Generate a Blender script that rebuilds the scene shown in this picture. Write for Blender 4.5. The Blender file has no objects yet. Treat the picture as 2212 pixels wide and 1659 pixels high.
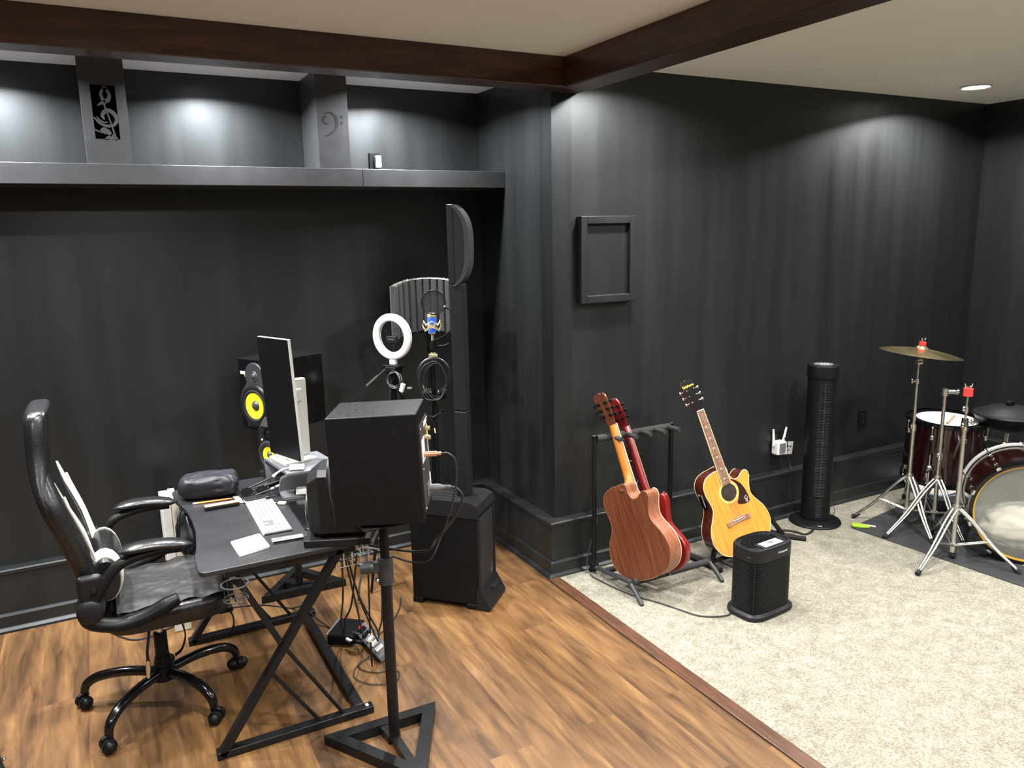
import bpy, bmesh, math, random
from mathutils import Vector as V, Matrix, noise as mnoise
random.seed(7)
SC = bpy.context.scene
COL = SC.collection
PI = math.pi
WM = {}          # world matrix of every root / solo object

# ---------------------------------------------------------------- mesh builder
def crom(pts, n=6, closed=False):
    """Catmull-Rom resample"""
    P = [V(p) for p in pts]
    out = []
    N = len(P)
    rng = range(N if closed else N - 1)
    for i in rng:
        if closed:
            a, b, c, d = P[(i - 1) % N], P[i], P[(i + 1) % N], P[(i + 2) % N]
        else:
            b, c = P[i], P[i + 1]
            a = P[i - 1] if i > 0 else b * 2 - c
            d = P[i + 2] if i + 2 < N else c * 2 - b
        for k in range(n):
            t = k / n
            out.append(0.5 * ((2 * b) + (c - a) * t + (2 * a - 5 * b + 4 * c - d) * t * t + (3 * b - a - 3 * c + d) * t ** 3))
    if not closed:
        out.append(P[-1].copy())
    return out

def lerp(a, b, t):
    return a + (b - a) * t

def frame(o, up, n):
    """matrix with local Y = up, local Z ~ n, local X = up x n"""
    u = V(up).normalized(); n = V(n)
    n = (n - u * n.dot(u)).normalized()
    x = u.cross(n)
    return Matrix(((x.x, u.x, n.x, o[0]), (x.y, u.y, n.y, o[1]), (x.z, u.z, n.z, o[2]), (0, 0, 0, 1)))

def rotz(a, o=(0, 0, 0)):
    return Matrix.Translation(V(o)) @ Matrix.Rotation(a, 4, 'Z')

class MB:
    def __init__(s, M=None):
        s.bm = bmesh.new(); s.mi = 0; s.M = M or Matrix.Identity(4)
    def _v(s, p):
        return s.bm.verts.new(s.M @ V(p))
    def _f(s, vs):
        try:
            f = s.bm.faces.new(vs); f.material_index = s.mi; return f
        except ValueError:
            return None
    def box(s, lo, hi, bev=0.0, seg=2, M=None):
        lo, hi = V(lo), V(hi)
        c = (lo + hi) / 2; d = hi - lo
        t = bmesh.new()
        bmesh.ops.create_cube(t, size=1.0)
        for v in t.verts:
            v.co = V((v.co.x * d.x, v.co.y * d.y, v.co.z * d.z)) + c
        if bev > 0:
            bev = min(bev, min(abs(d.x), abs(d.y), abs(d.z)) * 0.49)
            bmesh.ops.bevel(t, geom=t.edges[:], offset=bev, segments=seg, profile=0.5, affect='EDGES')
        return s._merge(t, M)
    def _merge(s, t, M=None):
        mm = s.M @ M if M is not None else s.M
        mp = {}
        for v in t.verts:
            mp[v] = s.bm.verts.new(mm @ v.co)
        for f in t.faces:
            s._f([mp[v] for v in f.verts])
        t.free(); return s
    def ring_loft(s, rings, closed=True, cap0=True, cap1=True, wrap=False):
        R = [[s._v(p) for p in r] for r in rings]
        n = len(R[0])
        m = len(R)
        for i in range(m if wrap else m - 1):
            a, b = R[i], R[(i + 1) % m]
            for k in range(n if closed else n - 1):
                s._f((a[k], a[(k + 1) % n], b[(k + 1) % n], b[k]))
        if not wrap and closed:
            if cap0: s._f(R[0][::-1])
            if cap1: s._f(R[-1])
        return s
    def tube(s, pts, r, seg=8, smooth=0, closed=False, flat=1.0):
        P = crom(pts, smooth, closed) if smooth else [V(p) for p in pts]
        n = len(P)
        rr = r if isinstance(r, (list, tuple)) else [r] * n
        if len(rr) != n:
            rr = [lerp(rr[int(i * (len(rr) - 1) / (n - 1))], rr[min(len(rr) - 1, int(i * (len(rr) - 1) / (n - 1)) + 1)], (i * (len(rr) - 1) / (n - 1)) % 1.0) for i in range(n)]
        def tan(i):
            if closed: return (P[(i + 1) % n] - P[i - 1]).normalized()
            if i == 0: return (P[1] - P[0]).normalized()
            if i == n - 1: return (P[-1] - P[-2]).normalized()
            t = (P[i + 1] - P[i]).normalized() + (P[i] - P[i - 1]).normalized()
            return t.normalized() if t.length > 1e-6 else (P[i + 1] - P[i]).normalized()
        t0 = tan(0)
        ref = V((0, 0, 1)) if abs(t0.z) < 0.9 else V((1, 0, 0))
        u = t0.cross(ref).normalized()
        rings = []
        for i in range(n):
            t = tan(i)
            u = (u - t * u.dot(t))
            u = u.normalized() if u.length > 1e-6 else t.orthogonal().normalized()
            w = t.cross(u)
            rings.append([P[i] + u * (rr[i] * math.cos(2 * PI * k / seg)) + w * (rr[i] * flat * math.sin(2 * PI * k / seg)) for k in range(seg)])
        return s.ring_loft(rings, wrap=closed)
    def bar(s, p0, p1, w, h=None, up=(0, 0, 1), bev=0.0):
        """square-section bar; h is measured along 'up'"""
        p0, p1 = V(p0), V(p1); h = h or w
        d = (p1 - p0); L = d.length; d.normalize()
        up = V(up)
        if abs(d.dot(up)) > 0.98: up = V((1, 0, 0))
        x = d.cross(up).normalized(); z = x.cross(d)
        M = Matrix(((x.x, d.x, z.x, p0.x), (x.y, d.y, z.y, p0.y), (x.z, d.z, z.z, p0.z), (0, 0, 0, 1)))
        return s.box((-w / 2, 0, -h / 2), (w / 2, L, h / 2), bev, 1, M)
    def cyl(s, p0, p1, r0, r1=None, seg=20):
        p0, p1 = V(p0), V(p1)
        r1 = r0 if r1 is None else r1
        return s.tube([p0, p1], [r0, r1], seg)
    def lathe(s, prof, M=None, seg=32, a0=0, a1=2 * PI):
        full = abs(a1 - a0 - 2 * PI) < 1e-6
        n = seg if full else seg + 1
        M = M or Matrix.Identity(4)
        rings = []
        for k in range(n):
            a = a0 + (a1 - a0) * k / seg
            rings.append([M @ V((r * math.cos(a), r * math.sin(a), z)) for r, z in prof])
        return s.ring_loft(rings, closed=False, wrap=full)
    def sphere(s, c, r, sc=(1, 1, 1), u=16, v=10, M=None):
        t = bmesh.new()
        bmesh.ops.create_uvsphere(t, u_segments=u, v_segments=v, radius=1.0)
        for w in t.verts:
            w.co = V((w.co.x * r * sc[0] + c[0], w.co.y * r * sc[1] + c[1], w.co.z * r * sc[2] + c[2]))
        return s._merge(t, M)
    def prism(s, poly, z0, z1, M=None, bev=0.0, seg=2):
        t = bmesh.new()
        a = [t.verts.new((p[0], p[1], z0)) for p in poly]
        f = t.faces.new(a)
        if f.normal.z > 0 or True:
            f.normal_update()
        ext = bmesh.ops.extrude_face_region(t, geom=[f])
        up = [e for e in ext['geom'] if isinstance(e, bmesh.types.BMVert)]
        for v in up: v.co.z = z1
        bmesh.ops.recalc_face_normals(t, faces=t.faces[:])
        if bev > 0:
            ed = [e for e in t.edges if abs(e.verts[0].co.z - e.verts[1].co.z) < 1e-6]
            bmesh.ops.bevel(t, geom=ed, offset=bev, segments=seg, profile=0.5, affect='EDGES')
        return s._merge(t, M)
    def ribbon(s, pts, widths, n, y0, y1, M=None):
        """flat band in the XZ plane (pts are x,z), extruded from y0 to y1"""
        P = crom([(a, 0, b) for a, b in pts], n)
        N = len(P); L_, R_ = [], []
        for i, q in enumerate(P):
            t = (P[min(i + 1, N - 1)] - P[max(i - 1, 0)]).normalized()
            f = i / (N - 1) * (len(widths) - 1); k = min(int(f), len(widths) - 2); w = lerp(widths[k], widths[k + 1], f - k) / 2
            nrm = V((-t.z, 0, t.x)) * w
            L_.append(q + nrm); R_.append(q - nrm)
        rings = []
        for a, b in zip(L_, R_):
            rings.append([V((a.x, y0, a.z)), V((b.x, y0, b.z)), V((b.x, y1, b.z)), V((a.x, y1, a.z))])
        return s.ring_loft(rings)
    def grid(s, fn, nu, nv):
        """fn(u,v)->point"""
        G = [[s._v(fn(i / nu, j / nv)) for j in range(nv + 1)] for i in range(nu + 1)]
        for i in range(nu):
            for j in range(nv):
                s._f((G[i][j], G[i + 1][j], G[i + 1][j + 1], G[i][j + 1]))
        return s
    def finish(s, name, mats, inv=None, sharp=46, recalc=True):
        bm = s.bm
        if inv is not None:
            bm.transform(inv)
        if recalc:
            bmesh.ops.recalc_face_normals(bm, faces=bm.faces[:])
        ca = math.radians(sharp)
        for f in bm.faces: f.smooth = True
        for e in bm.edges:
            if len(e.link_faces) == 2:
                try:
                    if e.calc_face_angle() > ca: e.smooth = False
                except ValueError:
                    pass
        me = bpy.data.meshes.new(name)
        bm.to_mesh(me); bm.free()
        for m in (mats if isinstance(mats, (list, tuple)) else [mats]):
            me.materials.append(m)
        o = bpy.data.objects.new(name, me)
        COL.objects.link(o)
        w = o.modifiers.new('weighted', 'WEIGHTED_NORMAL'); w.keep_sharp = True; w.mode = 'FACE_AREA'
        return o

def root_of(o):
    while o.parent: o = o.parent
    return o

def part(name, mb, mats, parent, local=False, label=None, sharp=46, recalc=True):
    """a child mesh. world coordinates are moved into the frame of the thing unless local"""
    inv = None if local else WM[root_of(parent).name].inverted()
    o = mb.finish(name, mats, inv, sharp, recalc)
    o.parent = parent
    if label: o['label'] = label
    return o

def props(o, label, cat, group=None, kind=None):
    if label: o['label'] = label
    if cat: o['category'] = cat
    if group: o['group'] = group
    if kind: o['kind'] = kind

def thing(name, label, cat, M, group=None):
    o = bpy.data.objects.new(name, None); COL.objects.link(o)
    if not isinstance(M, Matrix): M = Matrix.Translation(V(M))
    o.matrix_world = M
    o.empty_display_size = 0.1
    WM[o.name] = M.copy()
    props(o, label, cat, group)
    return o

def solo(name, mb, mats, base, label, cat, group=None, sharp=46, recalc=True):
    """a thing that is one mesh; built in world coordinates, origin put at base"""
    M = base if isinstance(base, Matrix) else Matrix.Translation(V(base))
    o = mb.finish(name, mats, M.inverted(), sharp, recalc)
    o.matrix_world = M
    WM[o.name] = M.copy()
    props(o, label, cat, group)
    return o

def struct(name, mb, mats, label=None, parent=None, sharp=46):
    o = mb.finish(name, mats, None, sharp)
    o['kind'] = 'structure'
    if label: o['label'] = label
    WM[o.name] = Matrix.Identity(4)
    if parent: o.parent = parent
    return o

def dup(root, M, label=None, group=None):
    r = root.copy(); COL.objects.link(r)
    r.matrix_world = M; WM[r.name] = M.copy()
    if label: r['label'] = label
    if group: r['group'] = group
    for ch in list(root.children):
        c = ch.copy(); COL.objects.link(c); c.parent = r
        for g in list(ch.children):
            d = g.copy(); COL.objects.link(d); d.parent = c
    return r

def text_part(name, body, size, mat, parent, M, depth=0.0004, local=True):
    cu = bpy.data.curves.new(name, 'FONT'); cu.body = body; cu.size = size
    cu.align_x = 'CENTER'; cu.align_y = 'CENTER'; cu.extrude = depth
    ob = bpy.data.objects.new(name, cu); COL.objects.link(ob)
    dg = bpy.context.evaluated_depsgraph_get()
    me = bpy.data.meshes.new_from_object(ob.evaluated_get(dg))
    bpy.data.objects.remove(ob); bpy.data.curves.remove(cu)
    me.transform(M)
    if not local: me.transform(WM[root_of(parent).name].inverted())
    me.materials.clear(); me.materials.append(mat)
    o = bpy.data.objects.new(name, me); COL.objects.link(o); o.parent = parent
    return o

# ---------------------------------------------------------------- materials
def srgb(r, g, b):
    f = lambda c: (c / 255 / 12.92) if c / 255 <= 0.04045 else ((c / 255 + 0.055) / 1.055) ** 2.4
    return (f(r), f(g), f(b), 1)

def mat(name, col, rough=0.5, metal=0.0, spec=0.5, coat=0.0, var=0.0, scale=30.0, bump=0.0, stretch=(1, 1, 1), emit=None, es=0.0, trans=0.0, alpha=1.0, rvar=0.0, sheen=0.0):
    m = bpy.data.materials.new(name); m.use_nodes = True
    nt = m.node_tree; b = nt.nodes['Principled BSDF']
    b.inputs['Base Color'].default_value = col
    b.inputs['Roughness'].default_value = rough
    b.inputs['Metallic'].default_value = metal
    b.inputs['Specular IOR Level'].default_value = spec
    b.inputs['Coat Weight'].default_value = coat
    b.inputs['Coat Roughness'].default_value = 0.08
    b.inputs['Transmission Weight'].default_value = trans
    b.inputs['Alpha'].default_value = alpha
    if sheen:
        b.inputs['Sheen Weight'].default_value = sheen
    if emit:
        b.inputs['Emission Color'].default_value = emit
        b.inputs['Emission Strength'].default_value = es
    tc = nt.nodes.new('ShaderNodeTexCoord')
    mp = nt.nodes.new('ShaderNodeMapping'); mp.inputs['Scale'].default_value = stretch
    nt.links.new(tc.outputs['Object'], mp.inputs['Vector'])
    nz = nt.nodes.new('ShaderNodeTexNoise'); nz.inputs['Scale'].default_value = scale
    nz.inputs['Detail'].default_value = 4
    nt.links.new(mp.outputs['Vector'], nz.inputs['Vector'])
    v = var if var else 0.06
    mx = nt.nodes.new('ShaderNodeMix'); mx.data_type = 'RGBA'
    mx.inputs['A'].default_value = tuple(c * (1 - v) for c in col[:3]) + (1,)
    mx.inputs['B'].default_value = tuple(min(1, c * (1 + v)) for c in col[:3]) + (1,)
    nt.links.new(nz.outputs['Fac'], mx.inputs['Factor'])
    nt.links.new(mx.outputs['Result'], b.inputs['Base Color'])
    if rvar:
        mr = nt.nodes.new('ShaderNodeMapRange')
        mr.inputs['From Min'].default_value = 0.3; mr.inputs['From Max'].default_value = 0.7
        mr.inputs['To Min'].default_value = max(0.02, rough - rvar); mr.inputs['To Max'].default_value = min(1, rough + rvar)
        nt.links.new(nz.outputs['Fac'], mr.inputs['Value'])
        nt.links.new(mr.outputs['Result'], b.inputs['Roughness'])
    if bump:
        bp = nt.nodes.new('ShaderNodeBump'); bp.inputs['Strength'].default_value = bump; bp.inputs['Distance'].default_value = 0.004
        nt.links.new(nz.outputs['Fac'], bp.inputs['Height'])
        nt.links.new(bp.outputs['Normal'], b.inputs['Normal'])
    return m

def ramp(nt, stops):
    r = nt.nodes.new('ShaderNodeValToRGB')
    e = r.color_ramp.elements
    while len(e) < len(stops): e.new(0.5)
    for k, (p, c) in enumerate(stops):
        e[k].position = p; e[k].color = c
    return r

def wood(name, c1, c2, c3, axis='Y', scale=1.0, rough=0.35, coat=0.2, bump=0.05, stretch=12.0):
    """grain runs along the given object axis"""
    m = bpy.data.materials.new(name); m.use_nodes = True
    nt = m.node_tree; b = nt.nodes['Principled BSDF']
    b.inputs['Roughness'].default_value = rough; b.inputs['Coat Weight'].default_value = coat
    b.inputs['Coat Roughness'].default_value = 0.12
    tc = nt.nodes.new('ShaderNodeTexCoord'); mp = nt.nodes.new('ShaderNodeMapping')
    s = [stretch * scale] * 3
    s['XYZ'.index(axis)] = scale
    mp.inputs['Scale'].default_value = s
    nt.links.new(tc.outputs['Object'], mp.inputs['Vector'])
    n1 = nt.nodes.new('ShaderNodeTexNoise'); n1.inputs['Scale'].default_value = 3; n1.inputs['Detail'].default_value = 8; n1.inputs['Distortion'].default_value = 0.6
    nt.links.new(mp.outputs['Vector'], n1.inputs['Vector'])
    r = ramp(nt, [(0.25, c1), (0.5, c2), (0.75, c3)])
    nt.links.new(n1.outputs['Fac'], r.inputs['Fac'])
    nt.links.new(r.outputs['Color'], b.inputs['Base Color'])
    bp = nt.nodes.new('ShaderNodeBump'); bp.inputs['Strength'].default_value = bump; bp.inputs['Distance'].default_value = 0.003
    nt.links.new(n1.outputs['Fac'], bp.inputs['Height']); nt.links.new(bp.outputs['Normal'], b.inputs['Normal'])
    return m

def wall_paint():
    m = bpy.data.materials.new('black_wall_paint'); m.use_nodes = True
    nt = m.node_tree; b = nt.nodes['Principled BSDF']
    b.inputs['Specular IOR Level'].default_value = 0.62; b.inputs['Specular Tint'].default_value = (0.90, 0.96, 1.0, 1)
    tc = nt.nodes.new('ShaderNodeTexCoord'); mp = nt.nodes.new('ShaderNodeMapping')
    mp.inputs['Scale'].default_value = (7, 7, 0.5)
    nt.links.new(tc.outputs['Object'], mp.inputs['Vector'])
    n1 = nt.nodes.new('ShaderNodeTexNoise'); n1.inputs['Scale'].default_value = 1.0; n1.inputs['Detail'].default_value = 3
    nt.links.new(mp.outputs['Vector'], n1.inputs['Vector'])
    n2 = nt.nodes.new('ShaderNodeTexNoise'); n2.inputs['Scale'].default_value = 260; n2.inputs['Detail'].default_value = 2
    nt.links.new(tc.outputs['Object'], n2.inputs['Vector'])
    mr = nt.nodes.new('ShaderNodeMapRange')
    mr.inputs['From Min'].default_value = 0.3; mr.inputs['From Max'].default_value = 0.7
    mr.inputs['To Min'].default_value = 0.36; mr.inputs['To Max'].default_value = 0.46
    nt.links.new(n1.outputs['Fac'], mr.inputs['Value']); nt.links.new(mr.outputs['Result'], b.inputs['Roughness'])
    mx = nt.nodes.new('ShaderNodeMix'); mx.data_type = 'RGBA'
    mx.inputs['A'].default_value = (0.0058, 0.0064, 0.0068, 1); mx.inputs['B'].default_value = (0.0092, 0.0099, 0.0100, 1)
    nt.links.new(n1.outputs['Fac'], mx.inputs['Factor']); nt.links.new(mx.outputs['Result'], b.inputs['Base Color'])
    bp = nt.nodes.new('ShaderNodeBump'); bp.inputs['Strength'].default_value = 0.06; bp.inputs['Distance'].default_value = 0.002
    nt.links.new(n2.outputs['Fac'], bp.inputs['Height']); nt.links.new(bp.outputs['Normal'], b.inputs['Normal'])
    return m

def plank_floor():
    m = bpy.data.materials.new('wood_plank_floor'); m.use_nodes = True
    nt = m.node_tree; b = nt.nodes['Principled BSDF']; L = nt.links.new
    tc = nt.nodes.new('ShaderNodeTexCoord')
    mp = nt.nodes.new('ShaderNodeMapping'); mp.inputs['Rotation'].default_value = (0, 0, math.radians(90)); mp.inputs['Location'].default_value = (0.62, 0.018, 0)
    L(tc.outputs['Object'], mp.inputs['Vector'])
    br = nt.nodes.new('ShaderNodeTexBrick')
    br.inputs['Scale'].default_value = 1.0
    br.inputs['Brick Width'].default_value = 1.22; br.inputs['Row Height'].default_value = 0.185
    br.inputs['Mortar Size'].default_value = 0.0012; br.inputs['Mortar Smooth'].default_value = 0.3
    br.offset = 0.37; br.offset_frequency = 2; br.squash = 1.0
    br.inputs['Color1'].default_value = (0, 0, 0, 1); br.inputs['Color2'].default_value = (1, 1, 1, 1); br.inputs['Mortar'].default_value = (0.5, 0.5, 0.5, 1)
    L(mp.outputs['Vector'], br.inputs['Vector'])
    # grain, shifted per plank
    mp2 = nt.nodes.new('ShaderNodeMapping'); mp2.inputs['Scale'].default_value = (9, 1.1, 1)
    L(tc.outputs['Object'], mp2.inputs['Vector'])
    sh = nt.nodes.new('ShaderNodeVectorMath'); sh.operation = 'MULTIPLY_ADD'
    L(br.outputs['Color'], sh.inputs[0]); sh.inputs[1].default_value = (13, 7, 5); L(mp2.outputs['Vector'], sh.inputs[2])
    n1 = nt.nodes.new('ShaderNodeTexNoise'); n1.inputs['Scale'].default_value = 2.2; n1.inputs['Detail'].default_value = 9; n1.inputs['Roughness'].default_value = 0.62; n1.inputs['Distortion'].default_value = 0.5
    L(sh.outputs['Vector'], n1.inputs['Vector'])
    n2 = nt.nodes.new('ShaderNodeTexNoise'); n2.inputs['Scale'].default_value = 0.75; n2.inputs['Detail'].default_value = 4; n2.inputs['Distortion'].default_value = 0.8
    L(sh.outputs['Vector'], n2.inputs['Vector'])
    r1 = ramp(nt, [(0.28, srgb(58, 40, 25)), (0.46, srgb(94, 68, 41)), (0.60, srgb(111, 82, 50)), (0.78, srgb(134, 104, 68))])
    L(n1.outputs['Fac'], r1.inputs['Fac'])
    r2 = ramp(nt, [(0.36, srgb(168, 156, 148)), (0.52, srgb(244, 236, 222)), (0.7, srgb(255, 250, 236))])
    L(n2.outputs['Fac'], r2.inputs['Fac'])
    mu = nt.nodes.new('ShaderNodeMix'); mu.data_type = 'RGBA'; mu.blend_type = 'MULTIPLY'; mu.inputs['Factor'].default_value = 0.75
    L(r1.outputs['Color'], mu.inputs['A']); L(r2.outputs['Color'], mu.inputs['B'])
    hv = nt.nodes.new('ShaderNodeHueSaturation')
    mr = nt.nodes.new('ShaderNodeMapRange'); mr.inputs['To Min'].default_value = 0.80; mr.inputs['To Max'].default_value = 1.14
    L(br.outputs['Color'], mr.inputs['Value']); L(mr.outputs['Result'], hv.inputs['Value'])
    hv.inputs['Saturation'].default_value = 1.0
    L(mu.outputs['Result'], hv.inputs['Color'])
    mo = nt.nodes.new('ShaderNodeMix'); mo.data_type = 'RGBA'
    L(br.outputs['Fac'], mo.inputs['Factor']); L(hv.outputs['Color'], mo.inputs['A']); mo.inputs['B'].default_value = srgb(92, 58, 34)
    L(mo.outputs['Result'], b.inputs['Base Color'])
    rr = nt.nodes.new('ShaderNodeMapRange'); rr.inputs['To Min'].default_value = 0.34; rr.inputs['To Max'].default_value = 0.56
    L(n1.outputs['Fac'], rr.inputs['Value']); L(rr.outputs['Result'], b.inputs['Roughness'])
    b.inputs['Specular IOR Level'].default_value = 0.4
    bp = nt.nodes.new('ShaderNodeBump'); bp.inputs['Strength'].default_value = 0.12; bp.inputs['Distance'].default_value = 0.002
    L(n1.outputs['Fac'], bp.inputs['Height']); L(bp.outputs['Normal'], b.inputs['Normal'])
    return m

def carpet_mat():
    m = bpy.data.materials.new('beige_carpet_pile'); m.use_nodes = True
    nt = m.node_tree; b = nt.nodes['Principled BSDF']; L = nt.links.new
    tc = nt.nodes.new('ShaderNodeTexCoord')
    n1 = nt.nodes.new('ShaderNodeTexNoise'); n1.inputs['Scale'].default_value = 130; n1.inputs['Detail'].default_value = 5
    n2 = nt.nodes.new('ShaderNodeTexNoise'); n2.inputs['Scale'].default_value = 13; n2.inputs['Detail'].default_value = 5; n2.inputs['Roughness'].default_value = 0.7
    for n in (n1, n2): L(tc.outputs['Object'], n.inputs['Vector'])
    r1 = ramp(nt, [(0.3, srgb(110, 107, 96)), (0.7, srgb(163, 160, 148))])
    r2 = ramp(nt, [(0.36, srgb(214, 210, 199)), (0.62, srgb(250, 247, 241))])
    L(n1.outputs['Fac'], r1.inputs['Fac']); L(n2.outputs['Fac'], r2.inputs['Fac'])
    mu = nt.nodes.new('ShaderNodeMix'); mu.data_type = 'RGBA'; mu.blend_type = 'MULTIPLY'; mu.inputs['Factor'].default_value = 1.0
    L(r1.outputs['Color'], mu.inputs['A']); L(r2.outputs['Color'], mu.inputs['B'])
    L(mu.outputs['Result'], b.inputs['Base Color'])
    b.inputs['Roughness'].default_value = 1.0; b.inputs['Specular IOR Level'].default_value = 0.1
    b.inputs['Sheen Weight'].default_value = 0.15
    bp = nt.nodes.new('ShaderNodeBump'); bp.inputs['Strength'].default_value = 0.9; bp.inputs['Distance'].default_value = 0.012
    L(n1.outputs['Fac'], bp.inputs['Height']); L(bp.outputs['Normal'], b.inputs['Normal'])
    return m

def screen_mat(name, col, px):
    """perforated grille: tiny dark holes"""
    m = bpy.data.materials.new(name); m.use_nodes = True
    nt = m.node_tree; b = nt.nodes['Principled BSDF']; L = nt.links.new
    tc = nt.nodes.new('ShaderNodeTexCoord')
    vo = nt.nodes.new('ShaderNodeTexVoronoi'); vo.inputs['Scale'].default_value = px
    L(tc.outputs['Object'], vo.inputs['Vector'])
    r = ramp(nt, [(0.3, tuple(c * 0.3 for c in col[:3]) + (1,)), (0.5, col)])
    L(vo.outputs['Distance'], r.inputs['Fac']); L(r.outputs['Color'], b.inputs['Base Color'])
    b.inputs['Roughness'].default_value = 0.6
    return m

K = {}
K['wall'] = wall_paint()
K['ceil'] = mat('ceiling_paint', (0.80, 0.815, 0.79, 1), 0.95, spec=0.2, var=0.05, scale=160, bump=0.25)
K['pale'] = mat('pale_ceiling_strip', (0.60, 0.60, 0.60, 1), 0.8, var=0.04, scale=60)
K['rear'] = mat('rear_wall_paint', (0.07, 0.07, 0.07, 1), 0.85, var=0.05, scale=20)
K['floor'] = plank_floor()
K['carpet'] = carpet_mat()
K['beam'] = wood('dark_stained_beam', srgb(34, 18, 12), srgb(58, 34, 24), srgb(80, 50, 36), 'X', 1.2, 0.34, 0.25, 0.25, 8)
K['beamY'] = wood('dark_stained_cross_beam', srgb(34, 18, 11), srgb(58, 34, 21), srgb(80, 50, 33), 'Y', 1.2, 0.36, 0.25, 0.25, 8)
K['strip'] = wood('brown_threshold', srgb(46, 27, 17), srgb(70, 43, 26), srgb(88, 57, 36), 'Y', 2, 0.4, 0.1)
K['blk'] = mat('black_plastic', (0.0050, 0.0050, 0.0055, 1), 0.42, spec=.16, rvar=0.06, scale=80)
K['blkg'] = mat('black_gloss', (0.003, 0.003, 0.0035, 1), 0.16, coat=0.2, spec=.35)
K['blkm'] = mat('black_powder_metal', (0.005, 0.005, 0.0055, 1), 0.34, spec=.3, var=0.1, scale=200, bump=0.03)
K['blkmat'] = mat('black_matt', (0.006, 0.006, 0.006, 1), 0.75, spec=.25, var=0.2, scale=120, bump=0.1)
K['rub'] = mat('black_rubber', (0.009, 0.009, 0.009, 1), 0.8, spec=.3)
K['foam'] = mat('grey_black_foam', (0.030, 0.030, 0.030, 1), 0.9, spec=.25, var=0.25, scale=180, bump=0.3)
K['gry'] = mat('dark_grey_plastic', (0.026, 0.027, 0.031, 1), 0.4, spec=.4, rvar=0.05, scale=60)
K['gry2'] = mat('charcoal_plastic', (0.0085, 0.0085, 0.0095, 1), 0.42, spec=.26)
K['mid'] = mat('mid_grey_plastic', (0.115, 0.12, 0.13, 1), 0.45)
K['white'] = mat('white_plastic', (0.60, 0.60, 0.575, 1), 0.4, var=0.03)
K['cream'] = mat('cream_plastic', (0.54, 0.51, 0.42, 1), 0.45, var=0.03)
K['silver'] = mat('silver_paint', (0.46, 0.46, 0.43, 1), 0.38, metal=0.35, var=0.04)
K['alu'] = mat('brushed_aluminium', (0.60, 0.60, 0.60, 1), 0.3, metal=0.9, var=0.05, scale=200)
K['chrome'] = mat('chrome', (0.72, 0.72, 0.69, 1), 0.14, metal=1.0, rvar=0.05, scale=25)
K['chromed'] = mat('satin_chrome', (0.60, 0.59, 0.54, 1), 0.3, metal=1.0, rvar=0.06, scale=25)
K['brass'] = mat('brass', (0.70, 0.52, 0.26, 1), 0.25, metal=1.0)
K['gold'] = mat('pale_gold', (0.78, 0.66, 0.44, 1), 0.28, metal=0.8)
K['yel'] = mat('yellow_cone', (0.74, 0.66, 0.015, 1), 0.5, var=0.03)
K['yelp'] = mat('yellow_sticker', (0.75, 0.58, 0.05, 1), 0.5)
K['red'] = mat('red_felt', (0.56, 0.025, 0.025, 1), 0.85, bump=0.2, scale=200)
K['blue'] = mat('blue_enamel', (0.025, 0.12, 0.62, 1), 0.3, var=0.05)
K['green'] = mat('lime_plastic', (0.26, 0.42, 0.02, 1), 0.5)
K['orange'] = mat('orange_pencil', (0.62, 0.20, 0.03, 1), 0.45)
K['lea'] = mat('black_leather', (0.0065, 0.0065, 0.0075, 1), 0.31, spec=.5, var=0.15, scale=160, bump=0.12, rvar=0.05)
K['leaw'] = mat('white_leather', (0.50, 0.48, 0.43, 1), 0.42, var=0.05, scale=160, bump=0.08)
K['cloth'] = mat('dark_grey_cloth', (0.017, 0.0155, 0.0145, 1), 0.6, var=0.25, scale=14, bump=0.3, spec=.4, sheen=0.03)
K['navy'] = mat('charcoal_quilted_nylon', (0.011, 0.0113, 0.015, 1), 0.5, var=0.15, scale=60, bump=0.2, spec=.35)
K['bag'] = mat('black_shiny_nylon', (0.010, 0.013, 0.014, 1), 0.3, var=0.3, scale=30, bump=0.3)
K['desk'] = mat('black_desk_laminate', (0.0165, 0.0165, 0.019, 1), 0.36, var=0.25, scale=5, rvar=0.05, bump=0.01)
K['screen'] = mat('monitor_screen', (0.004, 0.004, 0.005, 1), 0.22)
K['glow'] = mat('lamp_lens', (1, 1, 1, 1), 0.5, emit=(1, 0.95, 0.86, 1), es=30)
K['ring'] = mat('ring_light_diffuser', (0.68, 0.68, 0.70, 1), 0.35, var=0.02)
K['spr'] = wood('natural_spruce_top', srgb(182, 118, 44), srgb(204, 140, 58), srgb(218, 158, 76), 'Y', 1.5, 0.22, 0.5, 0.0, 22)
K['mah'] = wood('dark_mahogany_side', srgb(44, 14, 8), srgb(76, 28, 16), srgb(98, 42, 24), 'Y', 1.5, 0.22, 0.5, 0.0, 14)
K['sap'] = wood('red_brown_mahogany', srgb(62, 30, 17), srgb(88, 46, 26), srgb(104, 58, 36), 'Y', 1.4, 0.34, 0.25, 0.02, 26)
K['saps'] = wood('light_mahogany_side', srgb(104, 60, 40), srgb(128, 78, 54), srgb(148, 96, 70), 'Y', 1.4, 0.32, 0.25, 0.02, 18)
K['nat'] = wood('amber_neck', srgb(146, 80, 22), srgb(170, 100, 32), srgb(186, 118, 46), 'Y', 1.4, 0.35, 0.2, 0.0, 14)
K['cherry'] = wood('cherry_red_lacquer', srgb(84, 10, 14), srgb(108, 16, 20), srgb(128, 26, 28), 'Y', 1.2, 0.22, 0.5, 0.0, 10)
K['rose'] = wood('rosewood_board', srgb(112, 78, 58), srgb(142, 104, 80), srgb(164, 126, 100), 'Y', 2, 0.5, 0.0, 0.02, 14)
K['bind'] = mat('cream_binding', (0.56, 0.49, 0.32, 1), 0.4)
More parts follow.
